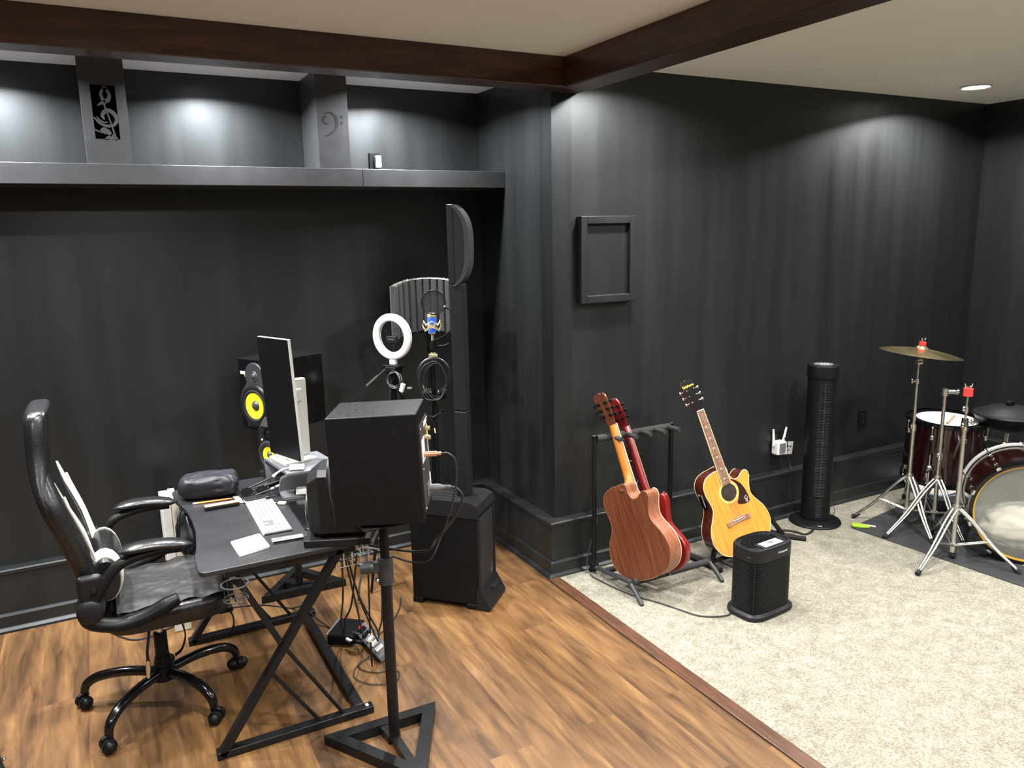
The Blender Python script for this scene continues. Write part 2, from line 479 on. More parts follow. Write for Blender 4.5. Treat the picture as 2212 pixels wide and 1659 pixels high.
K['pg'] = mat('tortoise_pickguard', (0.028, 0.012, 0.010, 1), 0.2)
K['wine'] = mat('wine_drum_lacquer', (0.009, 0.0014, 0.0016, 1), 0.12, coat=0.6, var=0.15, scale=3)
K['dhead'] = mat('white_drumhead', (0.55, 0.56, 0.52, 1), 0.5)
K['bhead'] = mat('clear_drumhead', (0.5, 0.5, 0.44, 1), 0.15, alpha=0.22)
K['pil'] = mat('beige_pillow_cloth', (0.46, 0.45, 0.37, 1), 0.9, var=0.1, scale=8, bump=0.2)
K['hoopy'] = mat('amber_hoop', (0.46, 0.25, 0.03, 1), 0.3, coat=0.3)
K['cym'] = mat('bronze_cymbal', (0.62, 0.50, 0.26, 1), 0.24, metal=1.0, rvar=0.03, scale=8)
K['rug'] = mat('dark_drum_rug', (0.022, 0.022, 0.025, 1), 0.9, var=0.2, scale=80, bump=0.4)
K['bluew'] = mat('pale_blue_rim', (0.30, 0.42, 0.55, 1), 0.4)
K['cable'] = mat('black_cable', (0.009, 0.009, 0.009, 1), 0.5)
K['cableg'] = mat('grey_cable', (0.12, 0.12, 0.12, 1), 0.5)
K['cablew'] = mat('white_cable', (0.68, 0.66, 0.6, 1), 0.45)
K['lcd'] = mat('lit_display', (0.5, 0.6, 0.75, 1), 0.3, emit=(0.55, 0.72, 1, 1), es=0.8)
K['tan'] = mat('tan_wood', (0.32, 0.22, 0.13, 1), 0.55, var=0.15, scale=40)
K['copper'] = mat('copper_plug', (0.75, 0.42, 0.24, 1), 0.3, metal=0.7)
K['panelbk'] = mat('amp_panel', (0.03, 0.03, 0.03, 1), 0.5)
K['keyg'] = mat('key_gap_grey', (0.085, 0.085, 0.083, 1), 0.5)
K['grille'] = screen_mat('perforated_grille', (0.011, 0.011, 0.012, 1), 420)
K['dirt'] = mat('dark_cone_dust_cap', (0.03, 0.03, 0.03, 1), 0.35)
K['paper'] = mat('white_paper', (0.58, 0.575, 0.55, 1), 0.7)
K['ledge'] = mat('ledge_black_with_haze', (0.030, 0.031, 0.033, 1), 0.4, var=0.1, scale=12, rvar=0.05, bump=0.02)  # wall black, lightened so the colour carries flare haze and sheen
# ---------------------------------------------------------------- room (metres; camera above the origin)
YA, YB, XR, XC, ZC = 4.40, 3.55, 2.14, 5.80, 2.73      # alcove wall, near wall, return wall, right wall, ceiling
XL, YR = -3.6, -3.2
XE = 2.10                                              # wood / carpet joint
t = 0.12
m = MB(); m.box((XL - t, YR - t, -0.12), (XE, YA + t, 0.0)); struct('floor', m, K['floor'], 'brown wood plank floor')
m = MB(); m.box((XE, YR - t, -0.12), (XC + t, YB + 0.05, 0.004)); struct('floor', m, K['carpet'], 'beige pile carpet covering the right half of the floor')
m = MB(); m.prism([(XE - 0.055, YR), (XE + 0.012, YR), (XE + 0.012, YB - 0.07), (XE - 0.055, YB - 0.07)], 0.0, 0.009, bev=0.004); struct('trim_1', m, K['strip'], 'brown threshold strip between planks and carpet')
m = MB(); m.box((XL - t, YR - t, ZC), (XC + t, YA + t, ZC + 0.12)); struct('ceiling', m, K['ceil'], 'beige textured ceiling')
m = MB(); m.box((XL - t, YA, 0), (XR + t, YA + t, ZC)); struct('wall_left', m, K['wall'], 'black wall of the recess behind the desk')
m = MB(); m.box((XR, YB, 0), (XR + t, YA, ZC)); struct('wall_return', m, K['wall'], 'narrow black return wall beside the column speaker')
m = MB(); m.box((XR, YB, 0), (XC + t, YB + t, ZC)); struct('wall_back', m, K['wall'], 'black wall behind the guitars')
m = MB(); m.box((XC, YR, 0), (XC + t, YB, ZC)); struct('wall_right', m, K['wall'], 'black wall beyond the drums')
m = MB(); m.box((XL - t, YR, 0), (XL, YA, ZC)); struct('wall_far_left', m, K['rear'])
m = MB(); m.box((XL - t, YR - t, 0), (XC + t, YR, ZC)); struct('wall_rear', m, K['rear'])

def base_profile(n):   # (distance out of the wall, z)
    return [(0.0, 0.0), (0.088, 0.0), (0.088, 0.012), (0.078, 0.024), (0.072, 0.026), (0.072, 0.082), (0.066, 0.092), (0.058, 0.094), (0.058, 0.290), (0.064, 0.296), (0.064, 0.312), (0.060, 0.318), (0.0, 0.318)]
def skirting(name, path, label):
    """path: list of (point on wall line, outward mitre direction)"""
    m = MB()
    rings = [[V((p[0] + d[0] * a, p[1] + d[1] * a, z)) for a, z in base_profile(0)] for p, d in path]
    m.ring_loft(rings)
    return struct(name, m, K['wall'], label, sharp=20)
skirting('baseboard_left', [((XL, YA), (0, -1)), ((XR, YA), (-1, -1))], 'tall black baseboard behind the desk')
skirting('baseboard_return', [((XR, YA), (-1, -1)), ((XR, YB), (-1, -1))], 'tall black baseboard on the return wall')
skirting('baseboard_back', [((XR, YB), (-1, -1)), ((XC, YB), (-1, -1))], 'tall black baseboard behind the guitars')
skirting('baseboard_right', [((XC, YB), (-1, -1)), ((XC, YR), (-1, 0))], 'tall black baseboard beyond the drums')

m = MB(); m.box((XL, 3.54, 2.711), (XR, YA, ZC + .01)); struct('ceiling', m, K['pale'], 'pale lowered ceiling strip above the ledge recess')
# beams
m = MB(); m.box((XL, 3.41, 2.588), (2.30, 3.550, ZC), 0.006); struct('ceiling_beam', m, K['beam'], 'dark stained beam running above the desk recess')
m = MB(); m.box((2.135, YR, 2.586), (2.302, 3.412, ZC), 0.006); struct('ceiling_beam', m, K['beamY'], 'dark stained beam crossing the ceiling toward the camera')

# ledge across the recess
t0 = thing('wall_ledge', 'long black painted box ledge across the recess wall, under the carved panels', 'shelf', (0.0, 4.24, 2.15))
m = MB(); m.box((XL, 4.075, 2.148), (XR - 0.001, YA - 0.001, 2.228), 0.003); part('ledge_board', m, K['ledge'], t0)
m = MB(); m.box((XL, 4.066, 2.146), (1.30, 4.0755, 2.236), 0.002); part('face_board', m, K['ledge'], t0)
m = MB(); m.box((1.302, 4.066, 2.146), (XR - 0.001, 4.0755, 2.236), 0.002); part('face_board', m, K['ledge'], t0)

# carved uprights standing on the ledge
def carved(name, x0, x1, label, kind):
    y0, zb, zt = 4.08, 2.2365, 2.7105
    r = thing(name, label, 'panel', ((x0 + x1) / 2, y0, zb))
    m = MB()
    if kind == 'treble':
        a, b, c, d = x0 + 0.042, x1 - 0.042, 2.345, 2.578
        m.box((x0, y0, zb), (x0 + 0.042, y0 + 0.022, zt)); m.box((x1 - 0.042, y0, zb), (x1, y0 + 0.022, zt))
        m.box((a, y0, zb), (b, y0 + 0.022, c)); m.box((a, y0, d), (b, y0 + 0.022, zt))
        part('face_panel', m, K['ledge'], r)
        m = MB(); w = (b - a); cx = (a + b) / 2
        S = lambda u, v: (cx + u * w * 0.5, c + v * (d - c))
        Y_ = (y0, y0 + .016)
        m.ribbon([S(.62, .05), S(.38, .30), S(.08, .56), S(-.02, .66)], [.008, .006, .006, .008], 6, y0 - .0008, y0 + .014)
        m.ribbon([S(-.55, .62), S(-.15, .67), S(.3, .72), S(.48, .80), S(.35, .90), S(.05, .92), S(-.18, .84), S(-.08, .74), S(.1, .68)], [.004, .014, .018, .014, .012, .012, .012, .012, .006], 8, *Y_)
        m.ribbon([S(-.10, .36), S(-.25, .44), S(.1, .53), S(.6, .50), S(.88, .38), S(.6, .27), S(.05, .245), S(-.5, .29), S(-.95, .40)], [.006, .014, .018, .018, .016, .013, .012, .010, .005], 8, *Y_)
        m.ribbon([S(-.72, .42), S(-.55, .36), S(-.25, .315), S(.15, .315)], [.003, .007, .007, .003], 8, *Y_)
        m.ribbon([S(.18, .90), S(.12, 1.02)], [.016, .016], 2, *Y_)
        m.ribbon([S(-1.02, .18), S(-.75, .145), S(-.5, .13)], [.006, .006, .006], 4, *Y_)
        m.ribbon([S(-.55, .13), S(-.25, .155), S(.1, .125), S(.3, .06)], [.010, .030, .022, .006], 8, *Y_)
        m.ribbon([S(-.3, -.01), S(0, .02), S(.45, .05), S(.75, -.01)], [.004, .016, .022, .012], 6, *Y_)
        part('treble_clef', m, K['ledge'], r)
    else:
        m.box((x0, y0, zb), (x1, y0 + 0.022, zt)); part('face_panel', m, K['ledge'], r)
        m = MB(); cx = (x0 + x1) / 2 - 0.004
        S = lambda u, v: (cx + u, 2.392 + v)
        Y_ = (y0 - .0008, y0 + .004)
        m.ribbon([S(-.022, .064), S(-.036, .066), S(-.046, .080), S(-.040, .096), S(-.028, .096)], [.002, .006, .009, .007, .002], 8, *Y_)
        m.ribbon([S(-.046, .100), S(-.026, .118), S(.002, .116), S(.022, .094), S(.024, .062), S(.010, .034), S(-.016, .014), S(-.038, .004)], [.002, .004, .009, .015, .013, .008, .005, .002], 8, *Y_)
        for dz in (.100, .070):
            m.prism([(cx + .050 + .006 * math.cos(q), 2.392 + dz + .007 * math.sin(q)) for q in [2 * PI * k / 12 for k in range(12)]], 0, .004, Matrix(((1, 0, 0, 0), (0, 0, 1, y0 - .0008), (0, 1, 0, 0), (0, 0, 0, 1))))
        part('bass_clef_shade', m, K['blkmat'], r)  # thin matt black relief stands in for the shade inside the carving
    m = MB()
    m.box((x0, y0 + 0.022, zb), (x0 + 0.018, YA - 0.001, zt)); m.box((x1 - 0.018, y0 + 0.022, zb), (x1, YA - 0.001, zt))
    part('side_board', m, K['ledge'], r)
carved('carved_panel', 0.037, 0.221, 'black upright panel with a treble clef cut through it, standing on the ledge', 'treble')
carved('carved_panel', 1.083, 1.244, 'black upright panel with a carved bass clef, standing on the ledge', 'bass')

# framed panel on the wall behind the guitars
t0 = thing('framed_panel', 'black framed rectangular panel mounted on the wall above the guitar rack', 'wall panel', (2.467, YB - 0.02, 1.74))
x0, x1, z0, z1 = 2.29, 2.645, 1.512, 1.972
m = MB(); m.box((x0 + 0.03, YB - 0.022, z0 + 0.03), (x1 - 0.03, YB - 0.001, z1 - 0.03)); part('inner_panel', m, K['wall'], t0)
fm = K['wall']
for lo, hi in (((x0, z0), (x0 + 0.038, z1)), ((x1 - 0.038, z0), (x1, z1)), ((x0 + 0.038, z1 - 0.04), (x1 - 0.038, z1)), ((x0 + 0.038, z0), (x1 - 0.038, z0 + 0.04))):
    m = MB(); m.box((lo[0], YB - 0.05, lo[1]), (hi[0], YB - 0.001, hi[1]), 0.003); part('frame_rail', m, fm, t0)

# recessed lights ---------------------------------------------------------
def can(x, y, label, power, size=1.25, vis=True, r=0.075, blend=0.55, group='recessed ceiling lights', z=ZC, tint=(1.0, .98, .95)):
    o = thing('recessed_light', label, 'ceiling light', (x, y, z), group)
    m = MB(Matrix.Translation((x, y, z)))
    m.lathe([(r * 1.02, -0.0005), (r * 1.22, -0.0015), (r * 1.24, -0.006), (r * 1.10, -0.010), (r * 1.0, -0.006)], seg=32); part('trim_ring', m, K['white'], o)
    m = MB(Matrix.Translation((x, y, z - 0.0015))); m.lathe([(0.0001, -0.003), (r * 0.6, -0.0028), (r * 1.0, -0.001)], seg=32); part('lens', m, K['glow'], o)
    l = bpy.data.lights.new('can_lamp', 'AREA'); l.energy = power; l.shape = 'DISK'; l.size = r * 1.9; l.spread = math.radians(152)
    l.color = tint
    lo = bpy.data.objects.new('can_lamp', l); COL.objects.link(lo); lo.location = (x, y, z - 0.012)
    return o
# ================================================================ DESK
DZ = 0.744
X0, X1, Y0, Y1 = 0.216, 0.80, 2.775, 3.82
desk = thing('computer_desk', 'black gaming desk with Z-shaped metal legs and a curved front edge', 'desk', (0.5, 3.3, 0))
def arc(cx, cy, r, a0, a1, n=5):
    return [(cx + r * math.cos(math.radians(lerp(a0, a1, k / n))), cy + r * math.sin(math.radians(lerp(a0, a1, k / n)))) for k in range(n + 1)]
out = arc(X0 + .03, Y0 + .03, .03, 180, 270) + arc(X1 - .02, Y0 + .02, .02, 270, 360) + arc(X1 - .02, Y1 - .02, .02, 0, 90) + arc(X0 + .03, Y1 - .03, .03, 90, 180)
front = [(0.0, 0.10), (0.004, 0.16), (0.018, 0.23), (0.034, 0.32), (0.040, 0.45), (0.038, 0.58), (0.020, 0.75), (0.004, 0.84), (0.0, 0.90)]
out += [(X0 + a, Y1 - b * (Y1 - Y0)) for a, b in front]
m = MB(); m.prism(out, DZ - 0.018, DZ, bev=0.003, seg=2); part('desktop', m, K['desk'], desk)
for yc in (2.80, 3.735):
    m = MB()
    m.bar((0.215, yc, 0.016), (0.815, yc, 0.016), 0.042, 0.030, bev=0.003)
    m.bar((0.232, yc, 0.012), (0.725, yc, 0.722), 0.042, 0.028, bev=0.003)
    m.bar((0.30, yc, 0.715), (0.78, yc, 0.715), 0.042, 0.022, bev=0.002)
    m.bar((0.335, yc, 0.705), (0.475, yc, 0.40), 0.026, 0.022, bev=0.002)
    m.tube([(0.47, yc, 0.405), (0.70, yc, 0.02)], 0.0075, 8)
    m.tube([(0.43, yc, 0.29), (0.605, yc, 0.02)], 0.0075, 8)
    part('leg', m, K['blkm'], desk)
m = MB(); m.bar((0.765, 2.82, 0.016), (0.765, 3.715, 0.016), 0.042, 0.030, bev=0.003); part('crossbar', m, K['blkm'], desk)
m = MB(); m.box((0.785, 2.79, 0.0315), (0.797, 2.805, 0.036), 0.001); part('end_cap', m, K['white'], desk, label='small white cap on the leg end')
# cup holder (wire) under the near front corner
m = MB(); cc = (0.325, 2.728)
rg = lambda rad, z, n=28: [(cc[0] + rad * math.cos(2 * PI * k / n), cc[1] + rad * math.sin(2 * PI * k / n), z) for k in range(n)]
m.tube(rg(0.046, 0.700), 0.003, 6, closed=True); m.tube(rg(0.042, 0.645), 0.0022, 6, closed=True)
for k in range(4):
    a = k * PI / 2 + .5
    m.tube([(cc[0] + .046 * math.cos(a), cc[1] + .046 * math.sin(a), .70), (cc[0] + .042 * math.cos(a), cc[1] + .042 * math.sin(a), .645)], 0.0016, 6)
m.tube([(cc[0] - .042, cc[1], .645), (cc[0] + .042, cc[1], .645)], .002, 6); m.tube([(cc[0], cc[1] - .042, .645), (cc[0], cc[1] + .042, .645)], .002, 6)
m.bar((cc[0], cc[1] + .044, .70), (cc[0], cc[1] + .10, .722), 0.02, 0.006)
part('cup_holder', m, K['gry'], desk)
# wire cable tray under the rear edge
m = MB(); tx0, tx1, ty0, ty1, tz0, tz1 = 0.70, 0.83, 2.785, 3.35, 0.648, 0.712
for z in (tz0, tz1):
    m.tube([(tx0, ty0, z), (tx1, ty0, z), (tx1, ty1, z), (tx0, ty1, z)], 0.0026, 6, closed=True)
for k in range(9):
    y = lerp(ty0, ty1, k / 8)
    m.tube([(tx0, y, tz1), (tx0, y, tz0), (tx1, y, tz0), (tx1, y, tz1)], 0.0022, 6)
for k in range(1, 4):
    x = lerp(tx0, tx1, k / 4); m.tube([(x, ty0, tz0), (x, ty1, tz0)], 0.0022, 6)
    m.tube([(x, ty0, tz0), (x, ty0, tz1)], 0.0022, 6)
part('cable_tray', m, K['alu'], desk, label='silver wire tray')

# ================================================================ things on the desk
def quad_item(name, P, z0, th, matl, label, cat, rad=0.006, group=None):
    """flat rounded slab from four plan corners"""
    P = [V((p[0], p[1])) for p in P]; poly = []
    for i in range(4):
        a, b, c = P[i - 1], P[i], P[(i + 1) % 4]
        u = (a - b).normalized() * rad; w = (c - b).normalized() * rad
        for k in range(5):
            s = k / 4
            poly.append(tuple((b + u * (1 - s) ** 2 + w * s ** 2)))
    m = MB(); m.prism(poly, z0, z0 + th, bev=min(0.0015, th * .3))
    return m
# keyboard: near-left corner, width along x, length along y
kc = V((0.541, 3.224)); kd = V((0.012, 1.0)).normalized(); kx = V((1, -0.03)).normalized()
kb = thing('keyboard', 'slim white full-size keyboard lying on the desk', 'keyboard', (kc.x, kc.y, DZ))
Mk = Matrix(((kx.x, kd.x, 0, kc.x), (kx.y, kd.y, 0, kc.y), (0, 0, 1, DZ), (0, 0, 0, 1)))
KW, KL = 0.114, 0.412
m = MB(Mk); m.box((-KW / 2, -KL / 2, 0.001), (KW / 2, KL / 2, 0.0085), 0.003); part('keyboard_base', m, K['keyg'], kb)
m = MB(Mk); m.box((-KW / 2 - .0004, -KL / 2 - .0004, 0.001), (-KW / 2 + .006, KL / 2 + .0004, 0.0092), 0.001); part('front_edge', m, K['white'], kb)
# keys: rows along x, user sits at -x ; right-hand keypad is the near (-y) end
rows = [(-0.050 + 0.0178 * i) for i in range(6)]
nk = 0
m = MB(Mk)
for ri, x in enumerate(rows):
    def key(y0, y1, xa=0.0005, xb=0.0163):
        m.box((x + xa, y0 + .0012, 0.0085), (x + xb - .0014, y1 - .0012, 0.0112), 0.0008, 1)
    for k in range(4): key(-KL / 2 + .003 + k * .018, -KL / 2 + .003 + (k + 1) * .018)
    if ri in (0, 4, 5):
        for k in range(3): key(-KL / 2 + .080 + k * .0175, -KL / 2 + .080 + (k + 1) * .0175)
    elif ri == 3:
        for k in range(3): key(-KL / 2 + .080 + k * .0175, -KL / 2 + .080 + (k + 1) * .0175)
    elif ri == 1:
        key(-KL / 2 + .0975, -KL / 2 + .115)
    ys = -KL / 2 + .138; ye = KL / 2 - .004
    if ri == 0:
        for a, b in ((0, .1), (.1, .19), (.19, .28), (.28, .70), (.70, .79), (.79, .88), (.88, 1)): key(lerp(ys, ye, a), lerp(ys, ye, b))
    else:
        for k in range(14): key(lerp(ys, ye, k / 14), lerp(ys, ye, (k + 1) / 14))
part('keys', m, K['white'], kb)
m = quad_item('t', [(0.357, 3.006), (0.472, 3.036), (0.482, 2.882), (0.365, 2.851)], DZ, 0.009, None, '', '')
solo('trackpad', m, K['white'], (0.42, 2.945, DZ), 'flat white square trackpad near the front edge of the desk', 'trackpad')
hub = thing('usb_hub', 'thin silver hub with ports, beside the trackpad', 'usb hub', (0.556, 2.925, DZ))
Mh = frame((0.556, 2.925, DZ), (0.98, -0.09, 0), (0, 0, 1))
m = MB(Mh); m.box((-.018, -.060, 0.0005), (.018, .060, .0125), .002); part('hub_body', m, K['alu'], hub)
m = MB(Mh); m.box((.0181, -.056, .003), (.0186, .056, .0095)); part('port_strip', m, K['blkg'], hub)
m = MB(Mh); m.box((-.010, -.02, .0126), (.002, .056, .0130)); part('paper_sticker', m, K['paper'], hub)
m = MB(); m.tube([(0.614, 2.922, DZ + .006), (0.63, 2.925, DZ + .006), (0.655, 2.94, DZ + .005)], .002, 6, 4)
part('lead', m, K['cableg'], hub)
pc = thing('pencil', 'orange pencil lying next to the folded jacket', 'pencil', (0.37, 3.55, DZ))
a, b = V((0.300, 3.556, DZ + .0045)), V((0.455, 3.542, DZ + .0045))
m = MB(); m.tube([a, lerp(a, b, .86)], .0042, 6); part('shaft', m, K['orange'], pc)
m = MB(); m.tube([lerp(a, b, .86), b], [.0042, .0006], 6); part('tip', m, K['tan'], pc)
m = MB(); m.tube([a + V((-.018, .0016, 0)), a], .0042, 8); part('eraser', m, K['white'], pc)
hm = thing('harmonica', 'small wooden topped harmonica-like block beside the pencil', 'harmonica', (0.385, 3.445, DZ))
Mh = frame((0.388, 3.452, DZ), (0.99, 0.0, 0), (0, 0, 1))
m = MB(Mh); m.box((-.016, -.072, 0.0005), (.016, .072, .014), .003); part('dark_body', m, K['blk'], hm)
m = MB(Mh); m.box((-.014, -.070, .0141), (.014, .070, .021), .003); part('top_cover', m, K['tan'], hm)
m = quad_item('c', [(0.452, 3.575), (0.476, 3.57), (0.492, 3.475), (0.462, 3.478)], DZ, 0.0015, None, '', '', .003)
solo('paper_card', m, K['paper'], (0.47, 3.52, DZ), 'white paper card at the end of the pencil', 'card')
ad = thing('usb_stick', 'cream plastic adapter with a metal plug beside the keyboard', 'adapter', (0.625, 3.36, DZ))
Ma = frame((0.612, 3.365, DZ + .007), (0.80, -0.60, 0), (0, 0, 1))
m = MB(Ma); m.box((-.010, .0, -.006), (.010, .034, .006), .003); part('plug_body', m, K['cream'], ad)
m = MB(Ma); m.box((-.006, -.022, -.003), (.006, -.0005, .003), .001); part('metal_plug', m, K['chrome'], ad)
m = MB(Ma); m.sphere((0, -.036, 0), .007); m.cyl((0, -.03, 0), (0, -.0225, 0), .003); part('cap', m, K['cream'], ad)
# folded quilted jacket / pillow
pl = thing('folded_jacket', 'charcoal quilted jacket folded into a thick pad at the far end of the desk', 'jacket', (0.36, 3.68, DZ))
Mp = frame((0.365, 3.655, DZ), (0.97, -0.23, 0), (0, 0, 1))
def pillow_fn(u, v):
    a = u * 2 * PI
    ca, sa = math.cos(a), math.sin(a)
    sx = math.copysign(abs(ca) ** .55, ca); sy = math.copysign(abs(sa) ** .55, sa)
    r = math.sin(v * PI) ** .5 if 0 < v < 1 else 0
    zc = -math.cos(v * PI); zc = math.copysign(abs(zc) ** .75, zc)
    p = V((sx * .090 * r, sy * .128 * r, .054 + zc * .053))
    n = mnoise.noise(V((p.x * 16, p.y * 13, p.z * 18))) * .012 + (abs(mnoise.noise(V((p.x * 38, p.y * 26, p.z * 30)))) - .2) * .010
    seam = -.006 * math.exp(-((p.y - .01) / .006) ** 2) - .004 * math.exp(-((p.y + .06) / .005) ** 2)
    k = max(0, zc)
    p.z = max(.001, p.z + (n + seam) * r * (0.3 + k)); p.x += n * r; p.y += n * r
    return p
m = MB(Mp); m.grid(pillow_fn, 90, 36); bmesh.ops.remove_doubles(m.bm, verts=m.bm.verts[:], dist=.0004); part('padded_body', m, K['navy'], pl)
m = MB(Mp); m.tube([(-.078, -.118, .03), (-.086, -.126, .034), (-.082, -.13, .02), (-.074, -.122, .004), (-.066, -.132, .003)], .0022, 6, 4); part('drawstring', m, K['cable'], pl)
# sunglasses
gl = thing('sunglasses', 'dark sunglasses resting in front of the jacket', 'sunglasses', (0.545, 3.56, DZ))
Mg = frame((0.545, 3.55, DZ + .002), (0.99, -0.1, 0.0), (0, 0, 1))
m = MB(Mg)
for sx in (-1, 1):
    ol = [(.0 + .026 * math.cos(q) * (1 + .1 * math.cos(2 * q)), .0 + .02 * math.sin(q)) for q in [2 * PI * k / 20 for k in range(20)]]
    Ml = Matrix.Translation((0, sx * .034, .018)) @ Matrix.Rotation(PI / 2, 4, 'Z') @ Matrix.Rotation(math.radians(62), 4, 'X')
    m.prism(ol, -.001, .001, Ml)
part('lens_pair', m, K['blkg'], gl)
m = MB(Mg)
m.tube([(-.002, -.008, .028), (-.002, .008, .028)], .0025, 6)
for sx in (-1, 1):
    m.tube([(-.001, sx * .062, .026), (.06, sx * .06, .014), (.115, sx * .052, .003)], .0022, 6, 4)
part('frame', m, K['blk'], gl)
for sx in (-1, 1):
    m = MB(Mg); m.sphere((-.003, sx * .061, .026), .004); part('hinge', m, K['chrome'], gl)
# eyeglasses / brass cord
m = MB(); m.tube([(0.470, 3.530, DZ + .004), (0.462, 3.50, DZ + .010), (0.470, 3.465, DZ + .005), (0.505, 3.45, DZ + .004), (0.545, 3.452, DZ + .004), (0.575, 3.458, DZ + .004)], .0034, 8, 6)
solo('charging_cable', m, K['cream'], (0.5, 3.47, DZ), 'short cream cable curling in front of the sunglasses', 'cable')
# cables spilling from the riser
cab = [[(0.50, 3.60, .758), (0.56, 3.60, .775), (0.64, 3.60, .80), (0.70, 3.60, .812)], [(0.52, 3.575, .755), (0.60, 3.575, .772), (0.69, 3.57, .793)], [(0.545, 3.52, .752), (0.61, 3.52, .768), (0.68, 3.52, .79), (0.72, 3.52, .79)], [(0.56, 3.64, .750), (0.62, 3.62, .766), (0.70, 3.60, .78)], [(0.575, 3.475, .75), (0.61, 3.47, .75), (0.655, 3.49, .752), (0.70, 3.52, .756)]]
for k, c in enumerate(cab):
    m = MB(); m.tube(c, .0042 if k < 3 else .0032, 8, 5)
    o = solo('cable', m, K['cable'], c[0], ['thickest black cable running under the grey riser, farthest back', 'black cable entering the riser just in front of the farthest one', 'black cable with a pale metal plug entering the grey riser', 'thin black cable drooping under the far side of the riser', 'thin black cable looping at the near foot of the riser'][k], 'cable', 'cables under the monitor riser')
    if k == 2:
        m = MB(); m.tube([(0.612, 3.52, .7685), (0.628, 3.52, .7735)], .0056, 8); m.tube([(0.634, 3.52, .7755), (0.652, 3.52, .781)], .0056, 8); part('plug', m, K['white'], o)

# ================================================================ monitor riser, monitor
rz = 0.886
rs = thing('monitor_riser', 'grey bent monitor riser with curved feet on the desk', 'riser', (0.74, 3.55, DZ))
cur = [(3.415, DZ + .007), (3.45, DZ + .008), (3.474, DZ + .022), (3.472, DZ + .060), (3.450, rz - .036), (3.405, rz - .014), (3.372, rz - .006), (3.40, rz - .0055), (3.50, rz - .006), (3.60, rz - .006), (3.632, rz - .008), (3.648, rz - .024), (3.640, DZ + .085), (3.632, DZ + .035), (3.645, DZ + .010), (3.662, DZ + .006)]
cur = [(3.415, DZ + .007), (3.450, DZ + .008), (3.474, DZ + .022), (3.470, DZ + .060), (3.442, rz - .038), (3.395, rz - .010), (3.430, rz - .0062), (3.50, rz - .006), (3.60, rz - .006), (3.632, rz - .008), (3.648, rz - .024), (3.640, DZ + .085), (3.632, DZ + .035), (3.645, DZ + .010), (3.662, DZ + .006)]
cur = [(3.400, DZ + .007), (3.440, DZ + .008), (3.462, DZ + .024), (3.456, DZ + .062), (3.428, rz - .046), (3.380, rz - .024), (3.352, rz - .012), (3.362, rz - .0065), (3.42, rz - .006), (3.50, rz - .006), (3.60, rz - .006), (3.632, rz - .008), (3.648, rz - .024), (3.640, DZ + .085), (3.632, DZ + .035), (3.645, DZ + .010), (3.662, DZ + .006)]
cp = crom([(0, a, b) for a, b in cur], 5)
m = MB()
rings = []
for i, p in enumerate(cp):
    q = cp[min(i + 1, len(cp) - 1)] - cp[max(i - 1, 0)]; q.normalize()
    n = V((0, -q.z, q.y)) * .006
    sh = 0.02 * (p.y - 3.55) / .15
    xa, xb = 0.628 - sh, 0.868 - sh
    rings.append([V((xa, p.y, p.z)) - n, V((xb, p.y, p.z)) - n, V((xb, p.y, p.z)) + n, V((xa, p.y, p.z)) + n])
m.ring_loft(rings); part('bent_shelf', m, K['mid'], rs)
m = MB(); m.tube([(0.64, 3.41, DZ + .002), (0.86, 3.41, DZ + .002)], .0019, 6); part('foot_pad', m, K['rub'], rs)
mo = thing('monitor', 'black monitor turned upright on a silver stand', 'monitor', (0.73, 3.54, rz + .001))
bp = [(0.630, 3.615), (0.668, 3.435), (0.832, 3.49), (0.72, 3.655)]
m = quad_item('b', bp, rz + .001, 0.012, None, '', '', .012); part('stand_base', m, K['silver'], mo)
m = MB(); m.bar((0.782, 3.553, rz + .012), (0.782, 3.553, 1.262), .052, .034, up=(0.3, -1, 0), bev=.006); part('stand_column', m, K['silver'], mo)
# panel
p0, p1 = V((0.622, 3.625, 0)), V((0.702, 3.365, 0))
dirp = (p1 - p0).normalized(); nrm = V((dirp.y, -dirp.x, 0)).normalized()
if nrm.x > 0: nrm = -nrm
tilt = V((0.030, 0, 0))
zb, zt = 0.915, 1.462
ctr = (p0 + p1) / 2
upv = V((-0.035, 0.012, 1)).normalized()
Mm = frame((ctr.x + .022, ctr.y, zb), upv, nrm); Wp = (p1 - p0).length / 2; Hp = zt - zb
m = MB(Mm); m.box((-Wp, 0, -.016), (Wp, Hp, -.0015), .003); part('rear_shell', m, K['silver'], mo)
m = MB(Mm); m.box((-Wp + .002, .002, -.0015), (Wp - .002, Hp - .002, .0015), .001); part('bezel', m, K['blk'], mo)
m = MB(Mm); m.box((-Wp + .006, .006, .0014), (Wp - .006, Hp - .006, .0019)); part('screen', m, K['screen'], mo)
pp = Mm @ V((0, Hp * .5, -.016))
m = MB(); m.bar(pp, (0.775, 3.548, pp.z), .05, .06, bev=.004); part('arm', m, K['silver'], mo)
# adapters on the riser
w1 = thing('power_adapter', 'white flat adapter with a short white lead lying on top of the grey riser', 'adapter', (0.70, 3.376, rz))
Ma = frame((0.706, 3.376, rz + .0015), (0.95, -0.3, 0), (0, 0, 1))
m = MB(Ma); m.box((-.022, -.032, 0), (.022, .032, .017), .004); part('adapter_body', m, K['white'], w1)
m = MB(); m.tube([(0.676, 3.388, rz + .010), (0.655, 3.392, rz + .006), (0.628, 3.398, rz - .006), (0.606, 3.405, rz - .024)], [.004, .004, .004, .0075], 8, 6); part('lead', m, K['cablew'], w1)
Ma = frame((0.735, 3.412, DZ + .0155), (0.96, -0.28, 0), (0, 0, 1))
w2 = thing('power_adapter', 'small white adapter sitting on the curved foot of the riser', 'adapter', (0.735, 3.412, DZ + .0155))
m = MB(Ma); m.box((-.022, -.032, 0), (.022, .032, .026), .004); part('adapter_body', m, K['white'], w2)
